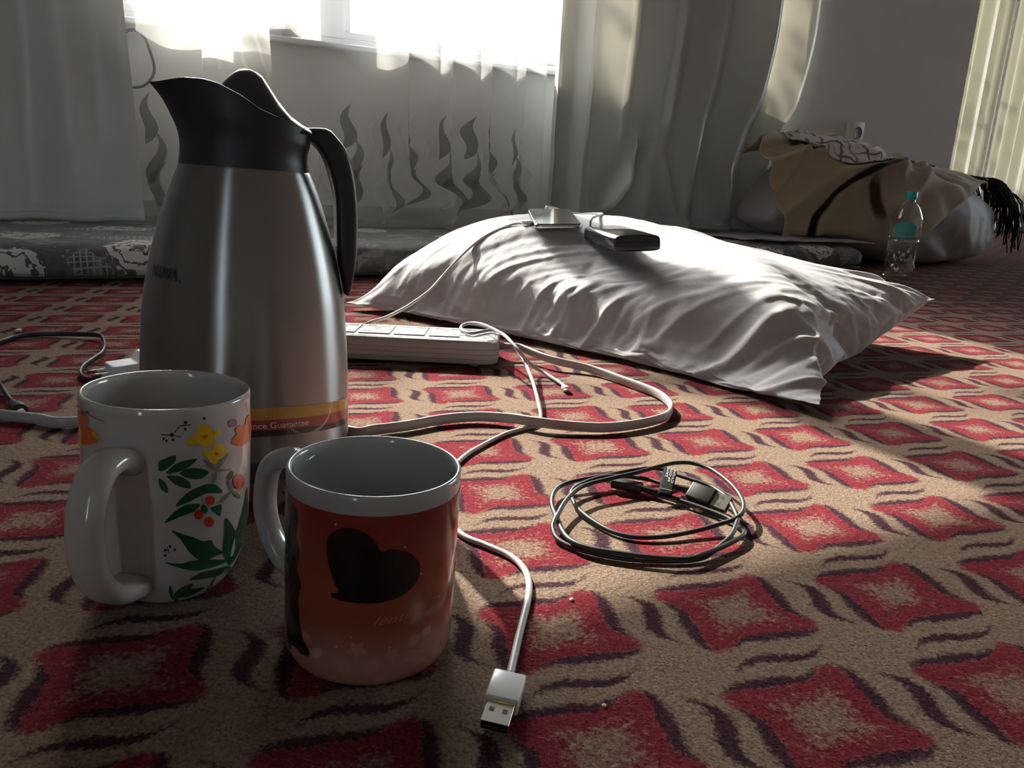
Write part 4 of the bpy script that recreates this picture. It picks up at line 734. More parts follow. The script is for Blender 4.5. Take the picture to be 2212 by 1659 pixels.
# ================================================================== coiled black cable
kcb = M('cable_black').set(color=(.018, .019, .020), rough=.48).m; kpb = M('plug_black').set(color=(.014, .014, .015), rough=.38).m
e = thing('usb_cable', 'thin black USB cable coiled in loops on the carpet right of the red mug', 'cable')
def c3(x, y): return 1150+x/4.022, 960+y/4.022
path = [(1370, 398, 9), (1240, 372, 9), (1110, 335, 9), (1000, 303, 9), (800, 277, 9), (600, 285, 9), (420, 345, 8), (345, 400, 7), (345, 470, 5.5), (400, 560, 4), (520, 660, 3), (700, 760, 2.5), (900, 805, 2.5), (1150, 800, 3), (1400, 755, 4), (1600, 700, 6), (1750, 650, 9), (1830, 580, 11), (1820, 470, 13), (1720, 340, 14), (1560, 220, 14), (1400, 165, 14), (1250, 160, 14), (1100, 190, 14), (900, 245, 13.5), (700, 290, 13), (500, 340, 12), (390, 390, 11.5), (290, 490, 10), (225, 600, 8.5), (185, 680, 7), (180, 740, 5), (230, 830, 3), (400, 910, 2.2), (700, 980, 2), (1000, 1010, 2), (1300, 1012, 2), (1480, 985, 2.4), (1600, 905, 4), (1720, 800, 6.5), (1770, 700, 8), (1780, 630, 9), (1740, 540, 9.5), (1690, 460, 10), (1560, 370, 10.5), (1400, 310, 11), (1250, 260, 11), (1140, 218, 10.5), (1000, 207, 10), (800, 237, 9.5), (650, 268, 9), (450, 300, 8), (290, 340, 7), (200, 400, 6), (168, 500, 5), (195, 600, 4), (250, 730, 5), (330, 830, 5.5), (500, 900, 5.5), (800, 950, 5.5), (1100, 985, 5.5), (1350, 995, 5.5), (1480, 955, 5.5), (1650, 890, 5), (1800, 812, 5), (1843, 765, 4.5), (1800, 712, 4), (1700, 640, 4), (1500, 560, 4), (1300, 492, 4), (1120, 432, 4.2), (950, 382, 5)]
cb = spline([tuple(fl(*c3(x, y), z/1000)) for x, y, z in path], 520); add('cord', *sweep(cb, .00165, n=9), kcb, e)
usb_a(e, kpb, .020, .0135, .0080, tuple(fl(*c3(1368, 402), .0092)), tuple(fl(*c3(1720, 535), .0080)), R(38), ring=False)
a, b = Vector(fl(*c3(955, 384), .0050)), Vector(fl(*c3(690, 325), .0060)); q4 = Matrix.Translation(a) @ (b-a).to_track_quat('X', 'Z').to_matrix().to_4x4(); L_ = (b-a).length
vs, fs = bevbox(0, L_, -.0048, .0048, -.0034, .0034, bev=.0014, seg=3); pt = add('plug_housing', [tuple(q4 @ Vector(v)) for v in vs], fs, kpb, e, sharp=40)
vs, fs = loft([[(x, .0042*math.cos(t), .0013*math.sin(t)) for t in np.linspace(0, 2*PI, 16, endpoint=False)] for x in (L_, L_+.0065)]); add('plug_shell', [tuple(q4 @ Vector(v)) for v in vs], fs, knick, pt, sharp=40)
def ribs(name, A, B, n=9):
    rings = []; a, b = Vector(A), Vector(B); q4 = Matrix.Translation(a) @ (b-a).to_track_quat('X', 'Z').to_matrix().to_4x4(); Ln = (b-a).length
    for j in range(2*n+1): rr = .0029 if j % 2 else .0021; rings.append([tuple(q4 @ Vector((Ln*j/(2*n), rr*math.cos(t), rr*math.sin(t)))) for t in np.linspace(0, 2*PI, 12, endpoint=False)])
    add(name, *loft(rings), kpb, e, fix=True)
ribs('strain_relief', fl(*c3(955, 384), .0050), fl(*c3(1085, 420), .0044)); ribs('strain_relief', fl(*c3(1372, 398), .0092), fl(*c3(1240, 372), .009), 7)
q = [np.array(fl(*c3(*p[:2]), p[2])) for p in ((1150, 190, .0155), (1257, 238, .0155), (1208, 465, .0058), (1085, 442, .0058))]
def tagf(u, v): p = (1-v)*((1-u)*q[3]+u*q[2])+v*((1-u)*q[0]+u*q[1]); return tuple(p+np.array([0, -.0012, .0032])*math.sin(PI*v)**.5)
vs, fs, uv = grid(6, 16, tagf); tg_ = add('paper_tag', vs, fs, simple('tag_black', (.007, .007, .008), .8, 0., spec=.1), e); tg_['label'] = 'black tag with white lettering'
sm = tg_.modifiers.new('thickness', 'SOLIDIFY'); sm.thickness = .0003; sm.offset = -1
m = MB()
for ln, (s_, u0, u1, v0, v1) in enumerate((('SAMS', .22, .40, .55, .97), ('EP-DG9', .47, .63, .42, .97), ('CY1JA5', .72, .88, .40, .97))):
    P = text_polys(s_, 1.); xs = [p[0] for q_ in P for p in q_]
    def tm(a, b): p = np.array(tagf(b, a)); return tuple(p+np.array([0, -.00035, .00035]))
    polycut([[(v0+(p[0]-min(xs))/(max(xs)-min(xs))*(v1-v0), u1-p[1]/.73*(u1-u0)) for p in q_] for q_ in P], .06, tm, m)
for j in range(14): polycut([[(.16, .06+j*.065), (.175, .06+j*.065), (.175, .095+j*.065), (.16, .095+j*.065)]], .06, tm, m)
m.build('tag_lettering', simple('tag_ink', (.42, .42, .42), .5), tg_, smooth=False)

# ================================================================== the flat black cord and the charger at the left
e = thing('adapter_lead', 'flat black cord with a round barrel plug lying at the left edge of the carpet', 'cable')
def c6(x, y): return x/5.925, 660+y/5.925
pts = [tuple(fl(*c6(x, y), z)) for x, y, z in [(1290, 935, .003), (1190, 950, .003), (1120, 950, .003), (1050, 905, .004), (1030, 850, .0045), (1075, 775, .005), (1190, 690, .006), (1300, 615, .0075), (1340, 520, .0085), (1315, 420, .008), (1250, 378, .007), (1000, 366, .0055), (700, 362, .0045), (400, 374, .0042), (200, 404, .004), (0, 470, .004), (-200, 560, .004), (-420, 700, .004), (-380, 860, .004), (-150, 960, .004), (0, 1020, .0045), (80, 1140, .005), (165, 1255, .0055)]]
add('cord', *sweep(spline(pts, 200), .0017, .0032, n=10, power=.8), kcb, e)
a, b = Vector(fl(*c6(165, 1255), .0055)), Vector(fl(*c6(255, 1350), .0060)); q4 = Matrix.Translation(a) @ (b-a).to_track_quat('X', 'Z').to_matrix().to_4x4(); L_ = (b-a).length
pr = [(-.002, .0028), (.0, .0042), (L_*.5, .0055), (L_*.52, .0064), (L_, .0066), (L_+.0003, .0058)]
vs, fs = loft([[(x, r*math.cos(t), r*math.sin(t)) for t in np.linspace(0, 2*PI, 18, endpoint=False)] for x, r in pr]); pt = add('barrel_plug', [tuple(q4 @ Vector(v)) for v in vs], fs, kpb, e, sharp=40)
vs, fs = loft([[(x, r*math.cos(t), r*math.sin(t)) for t in np.linspace(0, 2*PI, 18, endpoint=False)] for x, r in ((L_, .0034), (L_+.006, .0034), (L_+.0061, .0022), (L_+.001, .0018))]); add('plug_tip', [tuple(q4 @ Vector(v)) for v in vs], fs, knick, pt, sharp=40)
a = Vector(fl(235, 800, .010)); b = Vector(fl(303, 790, .011)); e = thing('phone_charger', 'white plug-in charger with round metal pins on the carpet behind the floral mug', 'charger', (a.x, a.y, 0), math.atan2(b.y-a.y, b.x-a.x))
kch = M('charger_white').set(color=(.74, .75, .80), rough=.35).m
vs, fs = loft([[(x, y, z) for y, z in ((-w_, z0), (w_, z0), (w_, z1), (-w_, z1))] for x, w_, z0, z1 in ((.0, .015, .001, .0165), (.026, .015, .001, .0175), (.033, .016, .0008, .026), (.075, .016, .0008, .027))]); o = add('body', vs, fs, kch, e, smooth=False); bv = o.modifiers.new('b', 'BEVEL'); bv.width = .0012; bv.segments = 2
for sy in (-.0095, .0095):
    vs, fs = loft([[(x, sy+r*math.cos(t), .0085+r*math.sin(t)) for t in np.linspace(0, 2*PI, 12, endpoint=False)] for x, r in ((.001, .0022), (-.010, .0020), (-.0102, .0019))]); pn = add('pin', vs, fs, kch, e)
    vs, fs = loft([[(x, sy+r*math.cos(t), .0085+r*math.sin(t)) for t in np.linspace(0, 2*PI, 12, endpoint=False)] for x, r in ((-.0095, .0020), (-.018, .0020), (-.019, .0013))]); add('pin_tip', vs, fs, simple('dark_brass', (.20, .16, .11), .35, 1.), pn)

# ================================================================== white pillow (settled as cloth under inner pressure)
def pillow_mesh(L, Wd, nu, nv):
    vs = []; top = {}; bot = {}
    for j in range(nv+1):
        for i in range(nu+1):
            x = (i/nu-.5)*L; y = (j/nv-.5)*Wd; top[i, j] = len(vs); vs.append((x, y, .050))
            if i in (0, nu) or j in (0, nv): bot[i, j] = top[i, j]
            else: bot[i, j] = len(vs); vs.append((x, y, .048))
    fs = []
    for j in range(nv):
        for i in range(nu):
            fs.append((top[i, j], top[i+1, j], top[i+1, j+1], top[i, j+1])); fs.append((bot[i, j], bot[i, j+1], bot[i+1, j+1], bot[i+1, j]))
    return vs, fs
def settle(L, Wd, nu, nv, press, frames):
    vs, fs = pillow_mesh(L, Wd, nu, nv); ob = add('tmp_pillow', vs, fs, MAT_CEIL); pm = add('tmp_floor', [(-2, -2, 0), (2, -2, 0), (2, 2, 0), (-2, 2, 0)], [(0, 1, 2, 3)], MAT_CEIL)
    pm.modifiers.new('c', 'COLLISION'); pm.collision.thickness_outer = .003; pm.collision.cloth_friction = 25
    m = ob.modifiers.new('cl', 'CLOTH'); s = m.settings; s.quality = 6; s.mass = .01; s.tension_stiffness = 22; s.compression_stiffness = 22; s.shear_stiffness = 8; s.bending_stiffness = .04
    s.tension_damping = 5; s.compression_damping = 5; s.shear_damping = 5; s.air_damping = 2; s.use_pressure = True; s.uniform_pressure_force = press
    m.collision_settings.use_self_collision = False; m.collision_settings.distance_min = .003; m.point_cache.frame_end = frames+2
    for f in range(1, frames+1): SC.frame_set(f)
    ev = ob.evaluated_get(bpy.context.evaluated_depsgraph_get()); me = ev.to_mesh(); out = [tuple(v.co) for v in me.vertices]; ev.to_mesh_clear()
    for o in (ob, pm): d = o.data; bpy.data.objects.remove(o); bpy.data.meshes.remove(d)
    SC.frame_set(1); return np.array(out), fs
PC = np.array([.183, 1.240]); PA = R(-39.6)
pv, pf = settle(.815, .565, 90, 62, 5.2, 36)
print('PILLOW', pv.min(0), pv.max(0))
pv[:, 2] -= pv[:, 2].min()-.001
# shape it: dents under the phone and the power bank, a lower far end, the far right corner drawn up
def dent(cx, cy, rad, dz):
    g = np.exp(-((pv[:, 0]-cx)**2+(pv[:, 1]-cy)**2)/rad**2); k = np.clip((pv[:, 2]-.05)/.08, 0, 1); pv[:, 2] -= dz*g*k
def pl(x, y):   # world -> pillow frame
    d = np.array([x, y])-PC; return d[0]*math.cos(PA)+d[1]*math.sin(PA), -d[0]*math.sin(PA)+d[1]*math.cos(PA)
L0, L1, w0, w1 = pv[:, 0].min(), pv[:, 0].max(), pv[:, 1].min(), pv[:, 1].max()
for i in range(len(pv)):      # the right half is less filled, its near corner sinks to the carpet
    x, y, z = pv[i]; f = 1-.25*sstep(-.14, .36, x); c_ = math.exp(-((x-L1)**2/.20**2+(y-w0)**2/.16**2)); e_ = math.exp(-((y-w0)/.10)**2)
    pv[i, 2] = z*f*(1-.48*c_)*(1-.30*e_)*.93; pv[i, 0] += .014*c_; pv[i, 1] -= .010*c_
    pv[i, 2] += .020*math.exp(-((x-L1)**2+(y-w1)**2)/.16**2)*min(1, z/.05)
for i in range(len(pv)):      # the near side bulges forward over a seam that lies low
    x, y, z = pv[i]; c_ = sstep(.30, 1.0, -y/w1)*(1-sstep(.25, .42, x)*.6); pv[i, 2] = z-.042*c_*min(1, z/.055)
    pv[i, 1] -= .020*sstep(.03, .10, pv[i, 2])*sstep(.35, .8, -y/w1)
dent(*pl(.165, 1.14), .12, .042); dent(*pl(.07, 1.24), .09, .006); pv[:, 2] = np.maximum(pv[:, 2], .001)
bm = bmesh.new(); bv_ = [bm.verts.new(p) for p in pv]
for f in pf: bm.faces.new([bv_[i] for i in f])
bmesh.ops.subdivide_edges(bm, edges=bm.edges[:], cuts=1, use_grid_fill=True, smooth=.35); bm.verts.index_update()
pv = np.array([tuple(v.co) for v in bm.verts]); pf = [tuple(v.index for v in f.verts) for f in bm.faces]; bm.free()
NRM = np.zeros_like(pv); F_ = np.array(pf); n_ = np.cross(pv[F_[:, 2]]-pv[F_[:, 0]], pv[F_[:, 3]]-pv[F_[:, 1]])
for c_ in range(4): np.add.at(NRM, F_[:, c_], n_)
NRM /= np.linalg.norm(NRM, axis=1)[:, None]+1e-12
# creases running down from the crown, strongest towards the seams
def ridge(n, w_): return math.exp(-(n/w_)**2)
PV2 = pv.copy()
for i in range(len(pv)):
    x, y, z = pv[i]; up = min(1, max(0., NRM[i, 2]+.55)); er = min(1., abs(y)/w1); mid = ridge(er-.70, .42)
    wx = .6+.6*sstep(-.28, .2, x); q1_ = .45*vnoise(x*7, y*7, 3)
    c1_ = ridge(vnoise(x*11-y*8+q1_, y*2.6, 0, 1), .11)*.8-.25; c2_ = ridge(vnoise(x*24-y*17+q1_*2, y*4+x*2, 0, 2), .12)*.8-.25; c5_ = ridge(vnoise(x*40-y*30+q1_*3, y*7+x*4, 0, 15), .15)*.7-.2
    c3_ = vnoise(x*46, er*2, z*6, 5)*ridge(er-.98, .14); c4_ = vnoise(x*7-y*4, y*3, 0, 9)
    PV2[i] += NRM[i]*(up*mid*wx*(.0066*c1_+.0046*c2_+.0022*c5_+.004*c4_)+.0030*c3_)
pv = PV2; pv[:, 2] = np.maximum(pv[:, 2], .001)
def cotton():
    k = M('white_cotton'); co = k.coord('Object'); n = k.noise(co, 900, 2); k.set(color=k.mix(k.noise(co, 5, 2), (.47, .46, .48), (.52, .51, .53)), rough=.72, sheen=.25)
    k.bump(n*.2+k.noise(co, 34, 3, .6, .6)*.9, .22, .006); t = k.shader('ShaderNodeBsdfTranslucent', Color=(.75, .72, .73)); return k.final(k.mixsh(.10, k.b.outputs[0], t))
MAT_COT = cotton()
e = thing('pillow', 'plump white pillow on the carpet holding the phone and the power bank', 'pillow', (PC[0], PC[1], 0), PA)
o = add('pillowcase', pv, pf, MAT_COT, e); sb = o.modifiers.new('s', 'SUBSURF'); sb.levels = 1; sb.render_levels = 1
RM = Matrix.Translation((PC[0], PC[1], 0)) @ Matrix.Rotation(PA, 4, 'Z')
bvh = BVHTree.FromPolygons([RM @ Vector(v) for v in pv], pf)
def top_z(x, y): h = bvh.ray_cast(Vector((x, y, 1)), Vector((0, 0, -1))); return h[0].z if h[0] else 0.
def lay(e, cx, cy, rz, l, w_, lift=0., pitch=None):
    """rest a slab (w_ along its x, l along its y) on the pillow at cx, cy"""
    c, s = math.cos(rz), math.sin(rz); P = lambda a, b: (cx+c*a-s*b, cy+s*a+c*b)
    S = [(a*w_/2, b*l/2, top_z(*P(a*w_/2, b*l/2))) for a in np.linspace(-1, 1, 5) for b in np.linspace(-1, 1, 7)]
    A = np.array([[a, b, 1] for a, b, z in S]); g = np.linalg.lstsq(A, np.array([z for a, b, z in S]), rcond=None)[0]
    if pitch is not None: g[1] = pitch
    g[0] = max(-.05, min(.05, g[0])); off = max(z-(g[0]*a+g[1]*b) for a, b, z in S)-lift
    X = Vector((c, s, g[0])).normalized(); Y0 = Vector((-s, c, g[1])); Z = X.cross(Y0).normalized(); Y = Z.cross(X)
    e.matrix_world = Matrix(((X.x, Y.x, Z.x, cx), (X.y, Y.y, Z.y, cy), (X.z, Y.z, Z.z, off), (0, 0, 0, 1)))
def slab(w_, l, h, r, e_=.001, n=5):
    return loft([rrect(-w_/2+i, w_/2-i, -l/2+i, l/2-i, r, z, n) for z, i in ((0, e_), (e_*.4, e_*.3), (e_, 0), (h-e_, 0), (h-e_*.4, e_*.3), (h, e_))])
ph = thing('mobile_phone', 'slim dark phone with metal edge lying on the pillow, left of the power bank', 'phone'); lay(ph, .055, 1.285, R(4), .150, .074, .003, .12)
add('body', *slab(.074, .150, .0078, .010, .0022), M('phone_metal').set(color=(.55, .56, .58), rough=.22, metal=1.).m, ph, sharp=50)
add('screen', *[(lambda a: ([(x, y, z+.0076) for x, y, z in a[0]], a[1]))(slab(.071, .147, .0007, .009, .0003))][0], M('screen_glass').set(color=(.012, .012, .014), rough=.06, coat=.5).m, ph, sharp=15)
pb = thing('power_bank', 'thick black power bank with rounded edges lying on the pillow, right of the phone', 'power bank'); lay(pb, .150, 1.150, R(13), .140, .068, .005, .03)
def pbr():
    rings = []
    for y, i in ((-.070, .0012), (-.0695, .0004), (-.0685, 0), (.0685, 0), (.0695, .0004), (.070, .0012)):
        rg_ = []
        for k_ in range(40):
            a = 2*PI*k_/40; c, s = math.cos(a), math.sin(a); c = math.copysign(abs(c)**.42, c); s = math.copysign(abs(s)**(.50 if s > 0 else .22), s); rg_.append(((.034-i)*c, y, .0115+(.0115-i)*s))
        rings.append(rg_)
    return loft(rings)
add('body', *pbr(), M('gloss_black').set(color=(.020, .021, .023), rough=.20, coat=.3).m, pb, fix=True, sharp=50)
vs, fs = bevbox(-.0335, .0335, -.0712, -.0698, .0025, .0125, bev=.0006); add('end_panel', vs, fs, M('end_gloss').set(color=(.05, .052, .06), rough=.15).m, pb)
m = MB(); m.put([(x, y, .02308) for x, y in ((-.0015, .018), (.0035, .0185), (.0005, .0205), (.005, .021), (-.001, .0245), (.0005, .022), (-.0035, .021))], [tuple(range(7))]); m.build('charge_mark', simple('mark_grey', (.55, .55, .55), .4), pb, smooth=False)

# cables on the pillow
def over(pts, r):
    out = []
    for x, y, z in pts: tz = top_z(x, y)+r; out.append((x, y, max(z, tz)))
    return out
def on_pillow(px, py, r=.002):
    d = Vector(ray(px, py)).normalized(); h = bvh.ray_cast(Vector(CPOS), d)
    return np.array(h[0]+h[1]*r) if h[0] else None
ca = [np.array(fl(792, 699, .0355)), np.array(fl(806, 694, .037)), dep(835, 685, 1.01), dep(880, 662, 1.03), dep(925, 630, 1.06)]
for px_, py_ in ((960, 598), (985, 568), (1010, 540), (1035, 517), (1062, 501), (1090, 490), (1115, 487)):
    p = on_pillow(px_, py_, .003); 
    if p is not None: ca.append(p)
PH = ph.matrix_world; PBm = pb.matrix_world
for q_ in range(3):
    for i in range(5, len(ca)-1): ca[i] = .25*ca[i-1]+.5*ca[i]+.25*ca[i+1]
ca.append(np.array(PH @ Vector((-.0405, -.040, .003)))); ca.append(np.array(PH @ Vector((-.036, -.030, .004))))
e = thing('charging_cable', 'pale cable rising from the power strip across the pillow to the phone', 'cable'); add('cord', *sweep(spline(ca, 110), .0016, .0022, n=10), M('cable_ivory').set(color=(.60, .58, .53), rough=.45).m, e)
vs, fs = bevbox(-.006, .016, -.0035, .0035, -.0028, .0028, bev=.001); q4 = PH @ Matrix.Translation((-.049, -.034, .0035)) @ Matrix.Rotation(R(10), 4, 'Z'); add('plug', [tuple(q4 @ Vector(v)) for v in vs], fs, kplug, e)
e = thing('short_charging_cable', 'short grey cable bowing out behind the phone and up to the power bank', 'cable')
A = [np.array(PH @ Vector((.0, .073, .004))), np.array(PH @ Vector((.0, .090, .009)))]
B = [np.array(PBm @ Vector((-.020, .083, .020))), np.array(PBm @ Vector((-.020, .070, .011)))]
mid = [np.array((.10, 1.43, 0)), np.array((.145, 1.39, 0))]
for p in mid: p[2] = top_z(p[0], p[1])+.004
B.insert(0, B[0]+np.array((.004, .02, .012)))
add('cord', *sweep(spline(A+mid+B, 70), .0021, n=9), M('cable_grey').set(color=(.42, .41, .38), rough=.45).m, e)
vs, fs = bevbox(-.0055, .0055, -.004, .014, -.003, .003, bev=.001); add('plug', [tuple(PH @ Matrix.Translation((0, .076, .0042)) @ Vector(v)) for v in vs], fs, kplug, e)
vs, fs = bevbox(-.0045, .0045, -.002, .014, -.003, .003, bev=.001); add('plug', [tuple(PBm @ Matrix.Translation((-.020, .071, .0115)) @ Vector(v)) for v in vs], fs, M('plug_grey').set(color=(.45, .45, .43), rough=.4).m, e)

# ================================================================== bedding pile at the right end of the mattress
def blob(s0, s1, tf, tb, z0, h, pw=.55, nn=(64, 40), wr=.010, sd=1):
    """stuffed pillow in wall coordinates: rounded along s, cross-section (t, z)"""
    rings = []
    for j in range(nn[0]+1):
        u = -1+2*j/nn[0]; env = max(.02, (1-abs(u)**3.2))**.45; s = (s0+s1)/2+(s1-s0)/2*u; ring = []
        for k_ in range(nn[1]):
            a = 2*PI*k_/nn[1]; c, q_ = math.cos(a), math.sin(a); c = math.copysign(abs(c)**pw, c); q_ = math.copysign(abs(q_)**pw, q_)
            wv = wr*vnoise(s*6+q_*2, c*2.5, a*.3, sd)*env+wr*.6*vnoise(s*16+q_*5, c*3, 0, sd+3)*env
            tf_, h_ = (tf(s), h(s)) if callable(tf) else (tf, h)
            tc = (tf_+tb)/2; ht = (tb-tf_)/2; ring.append((s, tc+ht*c*(.55+.45*env)+wv, max(z0+.0006, z0+h_/2+h_/2*q_*env*.99+wv*(q_ > -.5))))
        rings.append(ring)
    return loft(rings)
def H(s): return float(np.interp(s, [1.75, 1.95, 2.1, 2.3, 2.5, 2.8, 3.0, 3.15], [.34, .362, .368, .350, .335, .325, .295, .25]))
def TF(s): return float(np.interp(s, [1.8, 1.95, 2.15, 2.31, 2.67, 3.0, 3.25], [.20, .18, .12, .02, .04, .14, .26]))
def local(vs, b): return [tuple(np.array(v)-b) for v in vs]
kb_ = cotton()
b = np.array((2.12, .31, .083)); e = thing('pillow', 'white pillow standing against the curtain, half under the brown shawl', 'pillow', wp(*b), WA)
vs, fs = blob(1.93, 2.40, lambda s: .20, .425, .083, lambda s: float(np.interp(s, [1.90, 1.96, 2.08, 2.2], [.08, .17, .265, .27])), .6, wr=.006); add('pillowcase', local(vs, b), fs, MAT_COT, e)
b = np.array((2.7, .25, 0)); e = thing('bolster', 'large stuffed white bolster on the carpet under the brown shawl, beside the bottle', 'pillow', wp(*b), WA)
vs, fs = blob(2.16, 3.24, lambda s: TF(s)+.0, .565, 0., lambda s: H(s)-.045, .62, (90, 56), .020, 4); add('case', local(vs, b), fs, MAT_COT, e)
def surf(s, ph, off):
    """front face up and over the pile; ph 0 = lowest front, 1 = top edge, beyond = over the back"""
    zb = .088 if s < 2.14 else max(0.0, .088-(s-2.14)*.30); hh = H(s)+off; tf = TF(s)-off; tt = float(np.interp(s, [2.2, 2.5], [.32, .40])); bk = float(np.interp(s, [2.3, 2.5], [.10, .18]))
    if ph <= 1: a = ph*PI/2; return s, tf+(tt-tf)*(1-math.cos(a)**.62)*.9, zb+(hh-zb)*math.sin(a)**.62
    t1 = tf+(tt-tf)*.9; return s, t1+(ph-1)*bk, hh-.05*(ph-1)**2
k = M('brown_wool'); x, y, z = k.xyz(k.coord('UV')); co = k.coord('UV')
nz_ = k.noise(co, 4, 2)-.5; q1 = y - .42 + (x-.68)*(x-.68)*1.25 + nz_*.05; st1 = q1.abs().map(.008, .022, 1, 0); q2 = x - .285 - y*.08 + nz_*.03; st2 = q2.abs().map(.008, .020, 1, 0)*y.map(.18, .23, 1, 0)*y.map(.03, .07)
c = k.mix(k.noise(co, 9, 3), (.42, .345, .24), (.52, .43, .305)); c = k.mix(q1.map(-.30, -.20)*q1.lt(0.)*x.map(.24, .27)*x.map(.5, .6, 1, 0)*.8, c, (.42, .34, .30)); c = k.mix(st1.max(st2*.9), c, (.012, .011, .011))
k.set(color=c, rough=.95, sheen=.3, spec=.1).bump(k.noise(k.coord(), 260, 3), .5, .002); MAT_SHAWL = k.m
b = np.array((2.4, .25, .09)); e = thing('shawl', 'brown woollen shawl with dark border and black fringe draped over the bedding pile', 'shawl', wp(*b), WA)
def shawl(u, v):
    s_lo = 1.91-.075*math.sin(PI*min(1, v*1.3)); s = s_lo+(3.03-s_lo)*u
    p0 = float(np.interp(s, [1.9, 2.25, 2.36, 2.5, 2.65, 2.8, 2.92, 3.03], [.0, .01, .06, .20, .36, .50, .57, .60])); ph = p0+(1.75-p0)*v
    off = .018+.016*vnoise(s*5.5+ph*2.2, ph*2.4, 0, 6)+.011*vnoise(s*13+ph*5, ph*3, 0, 8)+.016*math.exp(-(vnoise(s*4-ph*1.6, ph*1.1, 0, 12)/.10)**2)
    for a, bb, wd, hh in ((.55, .80, .045, .034), (.10, .75, .035, .030), (.30, .55, .04, .026), (.78, .5, .035, .014), (-.12, .9, .035, .016)):   # long slanting folds
        q_ = v-(a+bb*(u-.1)); off += hh*math.exp(-(q_/wd)**2)
    return tuple(np.array(surf(s, ph, off))-b)
vs, fs, uv = grid(130, 90, shawl); SHB = BVHTree.FromPolygons([Vector(np.array(v)+b) for v in vs], fs); o = add('cloth', vs, fs, MAT_SHAWL, e, uv=uv); sm = o.modifiers.new('thickness', 'SOLIDIFY'); sm.thickness = .004
m = MB(); rg = random.Random(4)
for j in range(150):   # strands hang from the right edge over the end of the bolster
    v0 = rg.random()**1.3*.85; p0 = np.array(shawl(1-.10*rg.random()*(rg.random() < .5), v0)); ln = rg.uniform(.55, 1.0); out = rg.uniform(.03, .17)+.07*(1-v0); pts = []
    for i in range(6):
        q_ = i/5; pts.append(p0+np.array((out*(q_**.6)*ln+.012*math.sin(i*2+j), -.05*q_*ln*(1-v0)-.02*math.sin(PI*q_), -.235*ln*q_**1.7+.014*math.sin(PI*q_)))+np.array((0, .01*math.sin(j), 0)))
    m.put(*sweep(spline(pts, 10), np.linspace(.0038, .0018, 10), n=5))
o = m.build('fringe', simple('black_wool', (.012, .011, .011), .95), e); o['kind'] = 'stuff'
k = M('checked_scarf'); co = k.coord('UV'); x, y, z = k.xyz(co); x = x+(k.noise(co, 6, 2)-.5)*.05; y = y+(k.noise(co, 7, 1)-.5)*.05
g1 = (x*11).fract()-.5; g2 = (y*7).fract()-.5; ln_ = g1.abs().map(.05, .09, 1, 0).max(g2.abs().map(.05, .10, 1, 0))
k.set(color=k.mix(ln_*.9, (.78, .75, .78), (.17, .15, .18)), rough=.9, sheen=.2).bump(k.noise(k.coord(), 60, 3), .3, .004)
b = np.array((2.24, .38, .41)); e = thing('checked_scarf', 'white scarf with dark check lines crumpled on top of the brown shawl', 'scarf', wp(*b), WA)
def scarf(u, v):
    s = 1.985+.535*u; w_ = math.sin(PI*min(1, .12+.88*u))**.6*(1-.55*u); lo_ = float(np.interp(u, [0, .12, .3, .45, .62, .8, 1], [.88, .56, .42, .46, .66, .86, 1.0])); ph = lo_+(1.35-.33*u-lo_)*v
    hh = .030+.040*math.sin(PI*min(1, u*1.15))*math.sin(PI*v)*(1-.5*u)+.016*vnoise(u*7, v*5, 0, 3)+.012*vnoise(u*15, v*10, 0, 5)
    p = np.array(surf(s, ph, max(.020, (hh+.006)*(1-.55*u)))); h_ = SHB.ray_cast(Vector((p[0], p[1], 1.)), Vector((0, 0, -1)))
    if h_[0]: p[2] = max(p[2], h_[0].z+.009)
    return tuple(p-b)
vs, fs, uv = grid(70, 44, scarf); o = add('cloth', vs, fs, k.m, e, uv=uv); sm = o.modifiers.new('thickness', 'SOLIDIFY'); sm.thickness = .003
b = np.array((2.0, .15, .085)); e = thing('bed_sheet', 'thin white sheet rumpled on the mattress top in front of the brown shawl', 'sheet', wp(*b), WA)
def sheet(u, v):
    s = 1.70+.46*u; t = .012+.05*(1-u)+.02*vnoise(u*7, 0, 0, 2)+(.40-.0)*v*(.75+.25*u); return tuple(np.array((s, t, .0875+.008*(1-v)*max(0, vnoise(u*9, v*4, 0, 4)+.35)+.006*vnoise(u*5, v*6)**2))-b)
vs, fs, uv = grid(60, 30, sheet); o = add('cloth', vs, fs, MAT_COT, e, uv=uv); sm = o.modifiers.new('thickness', 'SOLIDIFY'); sm.thickness = .003

# ================================================================== water bottle
k = M('clear_plastic'); tr = k.shader('ShaderNodeBsdfTransparent', Color=(.93, .95, .95)); gl = k.shader('ShaderNodeBsdfGlossy', Roughness=.06, Color=(1., 1., 1.)); lw = k.n.new('ShaderNodeLayerWeight'); lw.inputs[0].default_value = .38
MAT_PET = k.final(k.mixsh(V(k.nt, lw.outputs['Facing']).map(0, 1, .10, .60, False), tr, gl))
e = thing('water_bottle', 'clear plastic water bottle with teal cap and label on the carpet beyond the pillow', 'bottle', (1.128, 2.290, 0))
pr = spline([(.034, .0005), (.0395, .003), (.0415, .012), (.0415, .03), (.0385, .055), (.0375, .075), (.0405, .095), (.0415, .108), (.0400, .111), (.0400, .116), (.0415, .119), (.0415, .165), (.0385, .180), (.030, .200), (.020, .214), (.0135, .221), (.0130, .232)], 80)
vs = []; fs = []; n = 64
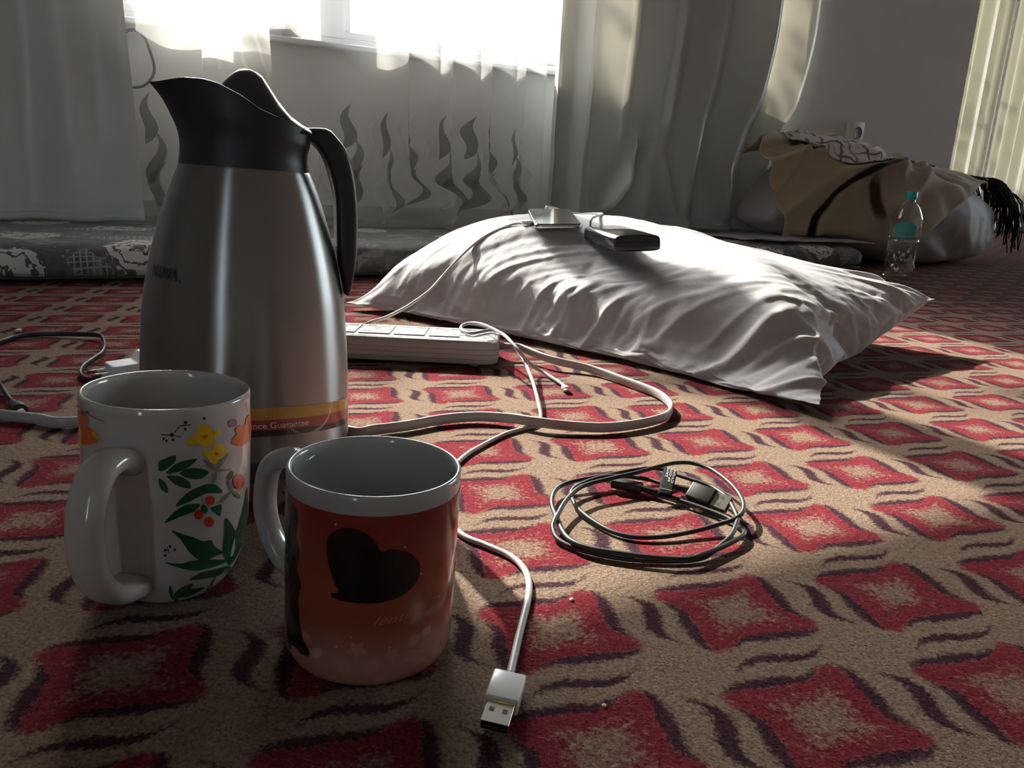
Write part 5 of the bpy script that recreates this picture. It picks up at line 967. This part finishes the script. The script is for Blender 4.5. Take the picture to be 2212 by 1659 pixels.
for j, (r, z) in enumerate(pr):
    for k_ in range(n):
        a = 2*PI*k_/n; rr = r
        if .008 < z < .10: rr += .0016*math.sin(PI*(z-.008)/.092)*(abs(math.sin(5*a+z*110))+abs(math.sin(5*a-z*110))-1.2)
        vs.append((rr*math.sin(a), -rr*math.cos(a), z))
    if j:
        for k_ in range(n): k2 = (k_+1) % n; fs.append(((j-1)*n+k_, (j-1)*n+k2, j*n+k2, j*n+k_))
fs.append(tuple(range(n-1, -1, -1))); add('bottle_shell', vs, fs, MAT_PET, e)
kt = M('teal_plastic').set(color=(.03, .55, .56), rough=.35).m
rings = []
for z, r in ((.226, .0158), (.2262, .0166), (.2275, .0166), (.2278, .0160), (.229, .0160), (.246, .0157), (.2475, .0145)): rings.append([(r*(1+(.02 if (k_ % 2 and .2285 < z < .247) else 0))*math.sin(2*PI*k_/48), -r*(1+(.02 if (k_ % 2 and .2285 < z < .247) else 0))*math.cos(2*PI*k_/48), z) for k_ in range(48)])
add('cap', *loft(rings), kt, e, fix=True, sharp=50)
ktl = M('teal_label').set(color=(.07, .45, .45), rough=.4).m
m = MB(); c0 = -R(26)
polycut([circle(0, .142, .0325, .0205, 28)], .004, lambda a, z: (.0421*math.sin(a/.042+c0), -.0421*math.cos(a/.042+c0), z), m)
polycut([[(-.132, .112), (.132, .112), (.132, .1165), (-.132, .1165)]], .005, lambda a, z: (.0409*math.sin(a/.042+c0), -.0409*math.cos(a/.042+c0), z), m); m.build('label', ktl, e)
m = MB()
for j in range(3): polycut([[(-.020+.002*j, .1365+.0015*j+.004*j), (.020-.004*j, .1365+.0055*j), (.020-.004*j, .1378+.0055*j), (-.020+.002*j, .1378+.0055*j)]], .004, lambda a, z: (.0424*math.sin(a/.042+c0), -.0424*math.cos(a/.042+c0), z), m)
m.build('label_lines', simple('label_pale', (.25, .52, .52), .4), e)

# ================================================================== crumbs on the carpet
kc = simple('crumb_cream', (.72, .64, .45), .8)
def crumb(label, x, y, r, sd, flat=.6):
    bm = bmesh.new(); bmesh.ops.create_icosphere(bm, subdivisions=2, radius=r)
    for v in bm.verts: v.co *= 1+.45*vnoise(v.co.x*300, v.co.y*300, v.co.z*300, sd); v.co.z = v.co.z*flat+r*flat*.8
    bm.verts.index_update(); o = add('crumb', [tuple(v.co) for v in bm.verts], [tuple(v.index for v in f.verts) for f in bm.faces], kc, loc=(x, y, 0)); bm.free(); tag(o, label, 'crumb', 'crumbs on the carpet')
crumb('cream seed shell lying inside the loops of the black cable', .1396, .5123, .0034, 1)
crumb('cream crumb on the red motif beside the bend of the white cable', .0389, .3819, .0013, 2)
crumb('tiny cream crumb on the shaded carpet right of the silver plug', .0478, .2934, .0011, 3)
crumb('pale crumb at the far left behind the flat black cord', -.6595, .9924, .0040, 4)
